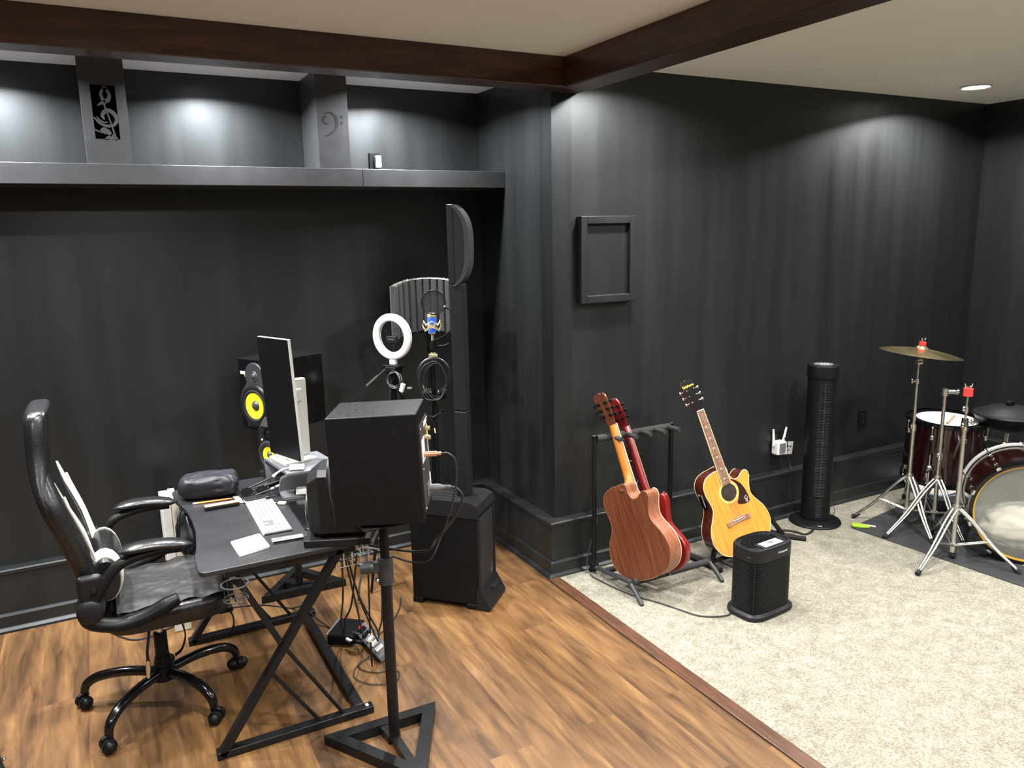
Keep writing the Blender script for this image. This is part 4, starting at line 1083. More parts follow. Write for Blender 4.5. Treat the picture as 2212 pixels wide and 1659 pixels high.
m.ring_loft([[V((x, sy * (w + .004), z)) for x, z, w in sec] for sy in (-1, -.97, .97, 1)]); part('top_cap', m, K['gry2'], pa, local=True, sharp=30)
m = MB()
for k in range(3): m.box((-.15, -.085 + k * .040, .5752), (.02, -.070 + k * .040, .5775), .001)
part('control_recess', m, K['blkmat'], pa, local=True)
m = MB(); m.box((D2 - .012, -W2 + .018, .11), (D2 - .004, W2 - .018, .485), .004); part('grille', m, K['grille'], pa, local=True)
m = MB()
m.box((D2 - .014, -W2, .06), (D2 + .002, -W2 + .018, .495), .004); m.box((D2 - .014, W2 - .018, .06), (D2 + .002, W2, .495), .004)
part('grille_frame', m, K['gry2'], pa, local=True)
m = MB(); sec = [(D2 - .02, .004), (D2 + .050, .004), (D2 + .052, .022), (D2 + .002, .112), (D2 - .02, .112)]
m.ring_loft([[V((x, y, z)) for x, z in sec] for y in (-W2 - .002, -W2 + .004, W2 - .004, W2 + .002)]); part('kick_foot', m, K['gry2'], pa, local=True, sharp=30)
m = MB(); m.box((D2 + .004, -.010, .045), (D2 + .034, .085, .088), .006, 2); part('handle_slot', m, K['blkmat'], pa, local=True)
m = MB(); m.box((D2 - .0038, W2 - .075, .135), (D2 - .0028, W2 - .045, .19)); bd = part('badge', m, K['gry'], pa, local=True)
text_part('badge_text', 'JBL', .017, K['mid'], bd, Matrix.Translation((D2 - .0024, W2 - .06, .150)) @ Matrix(((0, 0, 1, 0), (1, 0, 0, 0), (0, 1, 0, 0), (0, 0, 0, 1))))
cxp = .075
m = MB(); m.box((cxp - .035, -.030, .5752), (cxp + .035, .030, 1.02), .006); part('lower_column', m, K['gry2'], pa, local=True)
m = MB(); m.box((cxp - .035, -.030, 1.0215), (cxp + .035, .030, 1.655), .006); part('upper_column', m, K['gry2'], pa, local=True)
# D-shaped head: flat spine and bulging grille
hz0, hz1 = 1.64, 2.033
def dprof(k, off):
    pr = []
    for i in range(25):
        u = i / 24; z = lerp(hz0 + off, hz1 - off, u); b = (1 - abs(2 * u - 1) ** 3.2)
        pr.append((cxp - .006 + (.078 - off) * b ** .8, z))
    return pr
m = MB(); m.box((cxp - .038, -.032, 1.6555), (cxp - .004, .032, hz1), .004); hd = part('array_head', m, K['gry2'], pa, local=True)
m = MB(); P = dprof(0, 0); m.ring_loft([[V((x, y, z)) for x, z in P] for y in (-.030, .030)]); part('array_body', m, K['gry2'], hd, local=True)
m = MB(); P = [(x, z) for x, z in dprof(0, .004)]
m.ring_loft([[V((x - .016, y, z)) for x, z in P] + [V((x + .006, y, z)) for x, z in P[::-1]] for y in (-.036, .036)]); part('array_grille', m, K['gry'], hd, local=True)

# ================================================================ RING LIGHT, MICROPHONE, SHIELD
C0 = V((0, 0, 1.9))
rc = V((1.386, 3.985, 1.356))
rl = thing('ring_light', 'white ring light on a black tripod with a phone clip in its middle', 'ring light', (1.386, 3.985, 0))
vd = V((-.84, -.54, .04)).normalized()
Mr = frame(rc, (0, 0, 1), vd); Mr.translation = rc
m = MB(Mr); m.lathe([(.105 + .021 * math.cos(q), .013 * math.sin(q)) for q in [2 * PI * k / 16 for k in range(17)]], seg=56); part('diffuser_ring', m, K['ring'], rl)
m = MB(Mr); m.lathe([(.088, -.0135), (.088, -.019), (.122, -.019), (.122, -.0135)], seg=48); part('ring_back', m, K['white'], rl)
m = MB(Mr); m.box((-.02, -.152, -.016), (.02, -.118, .006), .004); part('ring_foot', m, K['white'], rl)
m = MB(Mr); m.tube([(0, -.118, -.006), (.004, -.07, -.008), (.002, -.03, -.008)], .0025, 6); m.box((-.036, -.032, -.012), (.036, .004, .006), .006); m.tube([(-.032, .003, 0), (-.034, .026, .002), (-.03, .032, .002)], .004, 6)
pcx = part('phone_clip', m, K['gry2'], rl)
text_part('clip_text', 'NEEWER', .010, K['mid'], pcx, Mr @ Matrix.Translation((0, -.014, .0066)), local=False)
m = MB(Mr); m.box((-.035, -.200, -.035), (.042, -.158, .035), .010); m.box((-.055, -.166, -.03), (.058, -.150, .03), .006); m.cyl((0, -.235, 0), (0, -.19, 0), .02); m.cyl((-.05, -.17, 0), (-.02, -.17, 0), .012); part('pan_head', m, K['blk'], rl)
m = MB(Mr); m.tube([(-.03, -.175, .03), (-.07, -.215, .05)], .0055, 8); part('pan_handle', m, K['gry'], rl)
m = MB(Mr); m.tube([(-.067, -.212, .0485), (-.125, -.268, .075)], [.0100, .0115], 10); part('handle_grip', m, K['gry'], rl)
m = MB(); m.cyl((rc.x, rc.y, .56), (rc.x, rc.y, 1.19), .012, None, 14); part('centre_pole', m, K['blk'], rl)
for k in range(3):
    a = 1.66 + k * 2 * PI / 3; q = V((math.cos(a), math.sin(a), 0)); c = V((rc.x, rc.y, 0))
    m = MB(); m.tube([c + q * .018 + V((0, 0, 1.125)), c + q * .15 + V((0, 0, .62)), c + q * .30 + V((0, 0, .008))], [.011, .010, .007], 10); part('leg', m, K['blk'], rl)
ring_pos = rc
for k in range(3):
    pts = []
    for q in range(15):
        a = 2 * PI * q / 14 * 1.0; pts.append(Mr @ V((.035 + (.038 + .006 * k) * math.cos(a) + .004 * k, -.225 + (.050 - .006 * k) * math.sin(a), .045 + .008 * math.sin(a * 2 + k))))
    m = MB(); m.tube(pts, .0028, 6); solo('cable_loop', m, K['cableg'] if k == 1 else K['cable'], pts[0], ['outer black loop of cord bundled under the ring light', 'grey loop of cord bundled under the ring light', 'inner black loop of cord bundled under the ring light'][k], 'cable', 'cord bundled on the ring light tripod')
m = MB(Mr @ Matrix.Translation((.098, -.262, .055)) @ Matrix.Rotation(-.35, 4, 'Z')); m.box((-.012, -.024, -.008), (.012, .024, .008), .003)
o = solo('inline_remote', m, K['cream'], Mr @ V((.098, -.262, .055)), 'white inline remote dangling from the ring light cord', 'remote')
m = MB(Mr); m.tube([(.105, -.238, .055), (.09, -.2, .05), (.06, -.182, .045)], .002, 6, 4); part('cord', m, K['cable'], o)
m = MB(Mr @ Matrix.Translation((.142, -.262, .05)) @ Matrix.Rotation(.1, 4, 'Z')); m.box((-.014, -.006, -.005), (.014, .006, .005), .002)
o = solo('usb_plug', m, K['mid'], Mr @ V((.142, -.262, .05)), 'grey plug dangling right of the white inline remote', 'plug')
m = MB(Mr); m.tube([(.128, -.262, .05), (.11, -.30, .045), (.08, -.30, .04), (.05, -.25, .04)], .002, 6, 4); part('cord', m, K['cable'], o)

# microphone stand
ms = V((1.572, 3.862, 0))
st = thing('microphone_stand', 'black microphone stand behind the column speaker base', 'microphone stand', ms)
m = MB(); m.cyl((ms.x, ms.y, .03), (ms.x, ms.y, .95), .011, None, 14); part('lower_tube', m, K['blk'], st)
m = MB(); m.cyl((ms.x, ms.y, .93), (ms.x, ms.y, 1.335), .008, None, 14); part('upper_tube', m, K['blk'], st)
m = MB(); m.cyl((ms.x, ms.y, .91), (ms.x, ms.y, .98), .016, None, 14); m.tube([(ms.x, ms.y, .945), (ms.x + .05, ms.y - .02, .945)], .007, 8); part('clutch', m, K['blk'], st)
m = MB(); m.cyl((ms.x, ms.y, 1.235), (ms.x, ms.y, 1.27), .014, None, 14); m.box((ms.x - .02, ms.y - .018, 1.238), (ms.x + .02, ms.y + .018, 1.262), .003); part('brass_clip', m, K['gold'], st, label='pale gold clamp')
m = MB(); m.tube([(ms.x, ms.y, 1.30), (ms.x + .06, ms.y - .03, 1.305), (ms.x + .078, ms.y - .038, 1.315)], .0065, 8); m.cyl((ms.x, ms.y, 1.285), (ms.x, ms.y, 1.33), .016, None, 12); part('gooseneck_clamp', m, K['blk'], st)
for k in range(3):
    a = .4 + k * 2 * PI / 3; q = V((math.cos(a), math.sin(a), 0))
    m = MB(); m.tube([ms + q * .015 + V((0, 0, .30)), ms + q * .06 + V((0, 0, .17)), ms + q * .165 + V((0, 0, .010))], .008, 8); part('leg', m, K['blk'], st)
mc = thing('microphone', 'blue condenser microphone held in a gold shock mount', 'microphone', (ms.x, ms.y, 1.345))
vm = V((-ms.x, -ms.y, 0)).normalized(); side = V((-vm.y, vm.x, 0))
mz = 1.366
MM = Matrix.Translation((ms.x, ms.y, 0))
m = MB(MM); m.cyl((0, 0, 1.33), (0, 0, mz + .001), .007, None, 12); m.lathe([(.001, mz + .0), (.016, mz + .002), (.021, mz + .008), (.0215, mz + .012)], seg=24); part('lower_body', m, K['gold'], mc)
m = MB(MM); m.lathe([(.0216, mz + .0122), (.0222, mz + .036)], seg=24); part('blue_band', m, K['blue'], mc, label='bright blue body band')
m = MB(MM); m.lathe([(.0223, mz + .0362), (.0228, mz + .058)], seg=24); part('gold_band', m, K['gold'], mc)
m = MB(MM); m.lathe([(.0229, mz + .0582), (.0238, mz + .094)], seg=24); part('blue_grille', m, K['blue'], mc, label='bright blue upper body')
m = MB(MM); m.lathe([(.0238, mz + .0942), (.0238, mz + .108), (.018, mz + .118), (.001, mz + .120)], seg=24); part('mesh_grille', m, K['gold'], mc)
def zig(r, z, amp, n=8): return [(ms.x + r * math.cos(2 * PI * k / n + .4), ms.y + r * math.sin(2 * PI * k / n + .4), z + (amp if k % 2 else -amp)) for k in range(n)]
for r_, z_, a_2 in ((.044, mz + .064, .012), (.047, mz + .036, .012)):
    m = MB(); m.tube(zig(r_, z_, a_2), .0028, 6, closed=True); part('shock_ring', m, K['gold'], mc)
for k in range(4):
    a = PI / 4 + k * PI / 2
    m = MB(); m.tube([(ms.x + .046 * math.cos(a), ms.y + .046 * math.sin(a), mz + .028), (ms.x + .054 * math.cos(a), ms.y + .054 * math.sin(a), mz + .05), (ms.x + .044 * math.cos(a), ms.y + .044 * math.sin(a), mz + .072)], .0032, 6); part('shock_strut', m, K['gold'], mc)
# pop filter on gooseneck
pf = thing('pop_filter', 'round black mesh pop filter on a curved gooseneck above the blue microphone', 'pop filter', (ms.x, ms.y, 1.30))
pc0 = V((ms.x, ms.y, 1.545)) + vm * .085 + side * .012
Mpf = frame(pc0, (0, 0, 1), vm); Mpf.translation = pc0
K['mesh'] = mat('black_nylon_mesh', (.010, .010, .010, 1), .8, alpha=.80)
m = MB(Mpf); m.lathe([(.0005, 0), (.062, 0)], seg=40); part('mesh', m, K['mesh'], pf)
m = MB(Mpf); m.lathe([(.0625 + .003 * math.cos(q), .003 * math.sin(q)) for q in [2 * PI * k / 8 for k in range(9)]], seg=48); part('hoop', m, K['blk'], pf)
m = MB(); m.tube([pc0 + side * .058 + V((0, 0, -.028)), pc0 + side * .085 + V((0, 0, -.04)), pc0 + side * .112 + V((0, 0, -.085)) - vm * .01, pc0 + side * .098 + V((0, 0, -.14)) - vm * .03, pc0 + side * .05 + V((0, 0, -.185)) - vm * .06, V((ms.x, ms.y, 1.335)) + side * .012 + vm * .012, V((ms.x + .02, ms.y - .01, 1.308))], .0042, 8, 6); part('gooseneck', m, K['blk'], pf)
m = MB(); m.sphere(pc0 + side * .057 + V((0, 0, -.022)) + vm * .006, .007); part('thumb_screw', m, K['chrome'], pf)
# headphones and coiled lead hung on the stand
hp = thing('headphones', 'black headphones hanging from the microphone stand clamp', 'headphones', (ms.x, ms.y, 1.235))
hc = V((ms.x, ms.y, 1.15)) + vm * .02
m = MB()
m.tube([hc + side * (.082 * math.cos(q)) + V((0, 0, .088 * math.sin(q))) for q in [math.radians(-38 + 256 * k / 24) for k in range(25)]], .007, 8, flat=1.6); part('headband', m, K['lea'], hp)
for s_ in (-1, 1):
    m = MB(); m.tube([hc + side * s_ * .072 + V((0, 0, -.04)), hc + side * s_ * .055 + V((0, 0, -.075))], .006, 8); part('yoke', m, K['chromed'], hp)
    e = hc + side * (s_ * .028) + V((0, 0, -.10)) + vm * .01
    m = MB(); m.cyl(e - side * s_ * .0, e + side * s_ * .034, .036, .030, 20); cupo = part('ear_cup', m, K['blk'], hp)
    m = MB(); m.lathe([(.022 + .011 * math.cos(q), .011 * math.sin(q)) for q in [2 * PI * k / 10 for k in range(11)]], frame(e - side * s_ * .004, (0, 0, 1), side), 24); part('ear_pad', m, K['lea'], cupo)
for k in range(4):
    pts = [hc + vm * (.035 + .006 * k) + side * ((.052 + .007 * k) * math.cos(2 * PI * q / 22 + k) - .006 * k + .01) + V((0, 0, -.025 + (.090 + .006 * k) * math.sin(2 * PI * q / 22 + k) + .004 * math.sin(q * 1.3))) for q in range(23)]
    m = MB(); m.tube(pts, .0030, 6); solo('coiled_cable', m, K['cable'] if k % 2 else K['gry2'], pts[0], ['innermost loop of cable hung over the headphones', 'second loop of cable hung over the headphones', 'third loop of cable hung over the headphones', 'widest loop of cable hung over the headphones'][k], 'cable', 'loops of cable on the microphone stand')
pts = [hc + side * -.055 + V((0, 0, -.12)) + vm * .03, hc + side * -.06 + V((0, 0, -.19)) + vm * .03, hc + side * -.02 + V((0, 0, -.225)) + vm * .03, hc + side * .03 + V((0, 0, -.20)) + vm * .03]
cable(pts, .0022, 'thin cable dangling in a loose bight below the headphones')
o = cable([hc + side * -.02 + V((0, 0, -.13)) + vm * .04, hc + side * -.022 + V((0, 0, -.22)) + vm * .04, hc + side * -.006 + V((0, 0, -.30)) + vm * .04], .0018, 'thin lead with a silver plug hanging below the headphones')
m = MB(); m.tube([hc + side * -.0085 + V((0, 0, -.285)) + vm * .04, hc + side * -.004 + V((0, 0, -.312)) + vm * .04], .0036, 8); part('jack_plug', m, K['cream'], o)

# isolation shield (curved, foam inside) on its own stand
sc = V((1.600, 3.985, 0))
vs = V((-sc.x, -sc.y, 0)).normalized(); ss = V((-vs.y, vs.x, 0))
sh = thing('isolation_shield', 'curved grey foam vocal shield standing behind the blue microphone', 'acoustic shield', (sc.x, sc.y, 0))
z0s, z1s = 1.335, 1.635
def shp(u, off):        # u -1..1 across, curved like a horseshoe, open toward the microphone
    a = u * 1.22; R_ = .190 + off
    return sc + ss * (R_ * math.sin(a)) - vs * (R_ * math.cos(a) - .02) + V((0, 0, .055 * (math.cos(a) - .7)))
nseg = 40
m = MB(); A = [shp(lerp(-1, 1, k / nseg), .020) for k in range(nseg + 1)]; B = [shp(lerp(-1, 1, k / nseg), .026) for k in range(nseg + 1)]
m.ring_loft([[p + V((0, 0, z)) for p in A] + [p + V((0, 0, z)) for p in B[::-1]] for z in (z0s, z1s)]); part('metal_shell', m, screen_mat('perforated_shell', (.06, .06, .06, 1), 160), sh, sharp=50)
m = MB(); prof_in = []
for k in range(nseg * 4 + 1):
    u = lerp(-1, 1, k / (nseg * 4)); w = (k / (nseg * 4) * 11) % 1.0
    prof_in.append(shp(u, .019 - .026 * (1 - abs(2 * w - 1) ** 6) - .002))
m.ring_loft([[p + V((0, 0, z)) for p in prof_in] + [shp(lerp(1, -1, k / nseg), .0195) + V((0, 0, z)) for k in range(nseg + 1)] for z in (z0s + .004, z1s - .004)]); part('foam_lining', m, mat('grey_acoustic_foam', (.024, .024, .023, 1), .95, var=.2, scale=120, bump=.3), sh, sharp=50)
m = MB(); m.tube([shp(lerp(-1, 1, k / nseg), .012) + V((0, 0, z1s)) for k in range(nseg + 1)], .012, 8, flat=.35); part('top_rim', m, K['chromed'], sh)
m = MB(); m.tube([shp(lerp(-1, 1, k / nseg), .012) + V((0, 0, z0s)) for k in range(nseg + 1)], .012, 8, flat=.35); part('bottom_rim', m, K['gry2'], sh)
for u in (-.55, -.46, .42, .52, -.99):
    m = MB(); m.sphere(shp(u, .012) + V((0, 0, z1s + .004)), .006, (1, 1, .9), 10, 6); part('rim_bolt', m, K['chrome'], sh)
sb = shp(0, .026) - vs * .012
sb.z = 0
m = MB(); m.cyl((sb.x, sb.y, .03), (sb.x, sb.y, z0s + .12), .011, None, 12); part('stand_tube', m, K['blk'], sh)
m = MB(); m.cyl((sb.x, sb.y, .001), (sb.x, sb.y, .022), .075, .072, 28); m.cyl((sb.x, sb.y, .02), (sb.x, sb.y, .04), .02, None, 14); part('round_base', m, K['blk'], sh)

# outlet with an adapter above the ledge
ou = thing('wall_outlet', 'black outlet box with a white plug, on the wall just above the ledge', 'outlet', (1.478, YA - .01, 2.30))
m = MB(); m.box((1.447, YA - .012, 2.236), (1.510, YA - .001, 2.352), .003); part('cover_plate', m, K['blk'], ou)
m = MB(); m.box((1.474, YA - .048, 2.268), (1.507, YA - .0125, 2.335), .006); part('white_plug', m, K['white'], ou)
m = MB(); m.box((1.488, YA - .016, 2.246), (1.50, YA - .0125, 2.258), .001); part('socket', m, K['gry'], ou)
# ================================================================ GUITARS
def mir(pts): return pts + [(-x, y) for x, y in pts[::-1]]
def smooth2(pts, n=6):
    return [(p.x, p.y) for p in crom([(a, b, 0) for a, b in pts], n, True)]
def offset_poly(poly, d):
    n = len(poly); out = []
    area = sum(poly[i][0] * poly[(i + 1) % n][1] - poly[(i + 1) % n][0] * poly[i][1] for i in range(n))
    sg = 1 if area > 0 else -1
    for i in range(n):
        a, b, c = V(poly[i - 1]), V(poly[i]), V(poly[(i + 1) % n])
        t = (c - a).normalized(); out.append((b.x - sg * t.y * d, b.y + sg * t.x * d))
    return out

def acoustic(M, label, cut, topm, backm, sidem, neckm, headm, pegm, front, L=1.045, W=1.0):
    """local: origin bottom centre of the body, +Y up the neck, +Z out of the soundboard; cut=+1 cutaway on +X, -1 on -X"""
    g = thing('acoustic_guitar', label, 'guitar', M)
    full = [(0.03, .0), (.095, .012), (.158, .044), (.192, .10), (.198, .15), (.183, .208), (.150, .262), (.132, .30), (.134, .345), (.144, .395), (.140, .445), (.112, .482), (.065, .498), (.030, .50)]
    cutw = [(0.03, .0), (.095, .012), (.158, .044), (.192, .10), (.198, .15), (.183, .208), (.150, .262), (.133, .300), (.134, .335), (.146, .372), (.158, .402), (.156, .428), (.138, .441), (.114, .432), (.086, .414), (.056, .418), (.036, .452), (.030, .50)]
    right, left = (cutw, full) if cut > 0 else (full, cutw)
    poly = [(x * W, y) for x, y in right] + [(-x * W, y) for x, y in left[::-1]]
    poly = smooth2(poly, 4)
    T = .104
    m = MB(); m.mi = 0
    n = len(poly)
    a = [m._v((p[0], p[1], -.0015)) for p in poly]; b = [m._v((p[0], p[1], -T + .0015 + .012 * (p[1] / .5) * .6)) for p in poly]
    for i in range(n): m._f((a[i], a[(i + 1) % n], b[(i + 1) % n], b[i]))
    part('sides', m, sidem, g, local=True)
    m = MB(); m.prism(offset_poly(poly, .0012), -.0015, .0022); part('soundboard', m, topm, g, local=True)
    m = MB(); q = offset_poly(poly, .0012); c = [m._v((p[0], p[1], -T + .0015 + .0072 * (p[1] / .5))) for p in q]; m._f(c); c2 = [m._v((p[0] * .97, p[1] * .97 + .008, -T - .002 + .0072 * (p[1] / .5))) for p in q]
    for i in range(n): m._f((c[i], c[(i + 1) % n], c2[(i + 1) % n], c2[i]))
    m._f(c2[::-1]); part('back', m, backm, g, local=True, sharp=60)
    m = MB(); m.tube([(p[0], p[1], .0006) for p in poly], .0026, 6, closed=True); part('front_binding', m, K['bind'], g, local=True)
    m = MB(); m.tube([(p[0], p[1], -T + .0015 + .0072 * (p[1] / .5)) for p in poly], .0022, 6, closed=True); part('rear_binding', m, K['bind'] if front else K['saps'], g, local=True)
    # neck, fretboard, head
    y0, y1 = .408, L - .195
    m = MB(); rings = []
    for k in range(9):
        u = k / 8; y = lerp(.485, y1, u); w = lerp(.029, .0225, u); d = .020 + (.030 * (1 - u * 8) if u < .125 else 0)
        rings.append([V((w * math.cos(q), y, -.002 - d * math.sin(q))) for q in [PI * j / 10 for j in range(11)]])
    m.ring_loft(rings); nk = part('neck', m, neckm, g, local=True, sharp=60)
    m = MB(); m.box((-.025, .455, -T + .012), (.025, .502, -.004), .006); part('heel', m, neckm if front else sidem, nk, local=True)
    m = MB(); rings = []
    for y, w in ((y0, .0285), (y1, .0215)): rings.append([V((-w, y, .0024)), V((w, y, .0024)), V((w, y, .0078)), V((-w, y, .0078))])
    m.ring_loft(rings); fb = part('fretboard', m, K['rose'], g, local=True)
    for sx_ in (-1, 1):
        m = MB(); m.bar((sx_ * .0284, y0, .0055), (sx_ * .0216, y1, .0055), .0034, .0064, up=(0, 0, 1)); part('edge_binding', m, K['bind'], fb, local=True)
    scale_ = (y1 - .135)
    m = MB()
    for k in range(1, 20):
        yy = y1 - scale_ * (1 - 2 ** (-k / 12))
        if yy < y0: break
        w = lerp(.0215, .0285, (y1 - yy) / (y1 - y0)); m.box((-w, yy - .0008, .0078), (w, yy + .0008, .0089))
    part('frets', m, K['chromed'], fb, local=True)
    for k in (3, 5, 7, 9, 12, 15):
        yy = y1 - scale_ * (1 - (2 ** (-k / 12) + 2 ** (-(k - 1) / 12)) / 2); m = MB()
        m.prism([(-.009, yy - .006), (0, yy - .0025), (.009, yy - .006), (.0045, yy), (.009, yy + .006), (0, yy + .0025), (-.009, yy + .006), (-.0045, yy)], .0078, .0083); part('inlay', m, K['cream'], fb, local=True)
    m = MB(); m.box((-.0225, y1, .002), (.0225, y1 + .005, .0105), .001); part('nut', m, K['paper'], g, local=True)
    tl = Matrix.Translation((0, y1 + .004, 0)) @ Matrix.Rotation(math.radians(-13), 4, 'X')
    hp_ = [(.022, .0), (.027, .03), (.034, .055), (.038, .10), (.041, .150), (.040, .170), (.028, .182), (.012, .178), (.004, .186)]
    m = MB(tl); m.prism(mir(hp_), -.015, -.001, bev=.001); hdo = part('headstock', m, headm, g, local=True)
    m = MB(tl); m.prism(offset_poly(mir(hp_), .0015), -.001, .0008); part('face_veneer', m, K['blkg'], hdo, local=True)
    for k in range(3):
        for sx_ in (-1, 1):
            yy = .055 + .036 * k; m = MB(tl); xw = .036 + .002 * k
            m.cyl((sx_ * (xw - .006), yy, -.009), (sx_ * (xw + .012), yy, -.009), .0035, None, 10); m.sphere((sx_ * (xw + .019), yy, -.009), .0095, (.8, 1, .55), 12, 8)
            m.cyl((sx_ * .024, yy, -.016), (sx_ * .024, yy, .007), .0048, None, 12); m.cyl((sx_ * .024, yy, -.024), (sx_ * .024, yy, -.0152), .009, None, 12)
            part('tuning_peg', m, pegm, hdo, local=True)
    if front:
        tx = text_part('script_logo', 'Epiphone', .020, K['yelp'], hdo, tl @ Matrix.Translation((0, .150, .0012)))
        Mh_ = Matrix.Translation((0, .352, .0024))
        yh = .395
        m = MB(); m.lathe([(.0005, .0004), (.050, .0004)], Matrix.Translation((0, yh - .035, .0022)), 40); part('sound_hole', m, mat('sound_hole_dark', (.02, .010, .006, 1), .9), g, local=True)
        m = MB(); m.lathe([(.051, .0003), (.051, .0010), (.064, .0010), (.064, .0003)], Matrix.Translation((0, yh - .035, .0022)), 44); part('rosette', m, mat('amber_rosette', (.72, .47, .14, 1), .3), g, local=True)
        m = MB(); m.prism([(-.078, .176), (-.04, .180), (0, .181), (.04, .180), (.078, .176), (.078, .206), (.04, .210), (0, .211), (-.04, .210), (-.078, .206)], .0022, .010, bev=.002); br_ = part('bridge', m, K['rose'], g, local=True)
        m = MB(); m.box((-.036, .200, .010), (.036, .2025, .0145)); part('saddle', m, K['paper'], br_, local=True)
        for k in range(6):
            m = MB(); m.sphere((-.028 + .0112 * k, .189, .0105), .0034, u=8, v=6); part('bridge_pin', m, K['paper'], br_, local=True)
        pgp = [(.036, .425), (.060, .412), (.088, .380), (.104, .340), (.110, .302), (.110, .272), (.098, .262), (.060, .266), (.030, .282), (.048, .308), (.060, .335), (.066, .362), (.060, .392)]
        m = MB(); m.prism(smooth2(pgp, 3), .0023, .0040); pk = part('pickguard', m, K['pg'], g, local=True)
        m = MB(); m.tube([(.098, .304, .0046), (.086, .298, .0046), (.084, .288, .0046), (.093, .285, .0046), (.085, .280, .0046), (.087, .270, .0046), (.099, .270, .0046)], .0016, 6, 4); m.tube([(.101, .294, .0046), (.092, .268, .0046)], .0012, 6); part('emblem', m, K['paper'], pk, local=True)
        m = MB()
        for k in range(6):
            m.tube([(-.028 + .0112 * k, .192, .0135), (-.0175 + .007 * k, y1 + .002, .0112)], .0008, 5)
        part('strings', m, K['chromed'], g, local=True)
        # preamp on the bass side
        i0 = min(range(n), key=lambda i: abs(poly[i][1] - .375) + (0 if poly[i][0] < 0 else 9)); px_, py_ = poly[i0]
        m = MB(); m.box((px_ - .004, py_ - .055, -.088), (px_ + .004, py_ + .035, -.040), .003); pre = part('preamp', m, K['blk'], g, local=True)
        m = MB(); m.box((px_ - .0052, py_ - .045, -.050), (px_ - .0035, py_ + .03, -.042), .0008); part('slider_panel', m, K['paper'], pre, local=True)
        m = MB(); m.box((px_ - .0052, py_ + .018, -.080), (px_ - .0035, py_ + .03, -.064), .0008); part('battery_door', m, K['paper'], pre, local=True)
    else:
        m = MB(); m.sphere((0, .008, -.055), .008); m.cyl((0, -.012, -.055), (0, .006, -.055), .005, None, 10); part('strap_pin', m, K['chrome'], g, local=True)
        m = MB(); m.cyl((.0, .470, -T + .008), (.0, .470, -T - .010), .006, None, 10); part('strap_button', m, K['brass'], g, local=True)
    return g

# guitar in the rack, seen from the back
u1 = V((2.408, 3.472, 1.03)) - V((2.460, 3.035, .105))
M1 = frame((2.460, 3.035, .108), u1, (.95, .31, -.1))
acoustic(M1, 'red-brown cutaway acoustic guitar with its back to the camera, in the rack', -1, K['spr'], K['sap'], K['saps'], K['nat'], K['sap'], K['blk'], False, L=1.02, W=.97)
# natural top guitar on the tubular stand
u3 = V((2.872, 3.315, 1.085)) - V((3.108, 3.030, .095))
M3 = frame((3.108, 3.030, .097), u3, (-.16, -.96, .22))
acoustic(M3, 'natural spruce-top acoustic guitar with a dark pickguard leaning in its own stand', 1, K['spr'], K['mah'], K['mah'], K['mah'], K['mah'], K['chrome'], True, L=1.045)

# red electric guitar behind it in the rack
def electric(M, label):
    g = thing('electric_guitar', label, 'guitar', M)
    body = [(0.03, .0), (.085, .008), (.135, .04), (.16, .095), (.158, .145), (.13, .20), (.108, .245), (.112, .29), (.128, .335), (.128, .372), (.112, .388), (.088, .372), (.068, .335), (.045, .318), (.03, .318), (-.03, .318), (-.05, .322), (-.072, .345), (-.092, .392), (-.116, .412), (-.134, .395), (-.130, .345), (-.112, .285), (-.11, .245), (-.132, .20), (-.16, .145), (-.162, .095), (-.135, .04), (-.085, .008), (-.03, 0)]
    poly = smooth2(body, 4)
    m = MB(); m.prism(poly, -.045, 0, bev=.008, seg=3); bo = part('body', m, K['cherry'], g, local=True)
    for k, (x, y) in enumerate(((-.105, .11), (-.13, .15), (-.075, .085))):
        m = MB(); m.cyl((x, y, 0), (x, y, .014), .011, .009, 16); part('control_knob', m, K['cream'], bo, local=True)
    m = MB(); m.box((-.045, .13, .0), (.045, .15, .012), .002); part('bridge', m, K['chrome'], bo, local=True)
    for y in (.18, .27):
        m = MB(); m.box((-.042, y, .0), (.042, y + .035, .008), .002); part('pickup', m, K['blk'], bo, local=True)
    m = MB(); m.cyl((.0, -.014, -.022), (0, .002, -.022), .006, None, 10); part('strap_pin', m, K['chrome'], bo, local=True)
    for x, y in ((-.128, .392), (-.115, .404)):
        m = MB(); m.cyl((x, y, -.022), (x - .012, y + .014, -.022), .004, .006, 8); part('strap_button', m, K['chrome'], bo, local=True)
    y1 = .815
    m = MB(); rings = []
    for k in range(9):
        u = k / 8; y = lerp(.29, y1, u); w = lerp(.028, .0215, u); d = .020
        rings.append([V((w * math.cos(q), y, .002 - d * math.sin(q))) for q in [PI * j / 10 for j in range(11)]])
    m.ring_loft(rings); part('neck', m, K['cherry'], g, local=True, sharp=60)
    m = MB(); m.box((-.026, .24, .002), (.026, y1, .008), .001); part('fretboard', m, K['rose'], g, local=True)
    tl = Matrix.Translation((0, y1, 0)) @ Matrix.Rotation(math.radians(-11), 4, 'X')
    hp_ = [(.021, .0), (.026, .03), (.036, .055), (.038, .10), (.037, .140), (.028, .165), (.010, .170)]
    m = MB(tl); m.prism(mir(hp_), -.015, 0, bev=.003); hd = part('headstock', m, K['cherry'], g, local=True)
    for k in range(3):
        for sx_ in (-1, 1):
            yy = .05 + .036 * k; m = MB(tl)
            m.cyl((sx_ * .032, yy, -.008), (sx_ * .050, yy, -.008), .0035, None, 10); m.sphere((sx_ * .056, yy, -.008), .0095, (.8, 1, .6), 12, 8); m.cyl((sx_ * .022, yy, -.024), (sx_ * .022, yy, .004), .008, None, 12)
            part('tuning_peg', m, K['blk'], hd, local=True)
    return g
u2 = V((2.505, 3.495, .985)) - V((2.565, 3.050, .085))
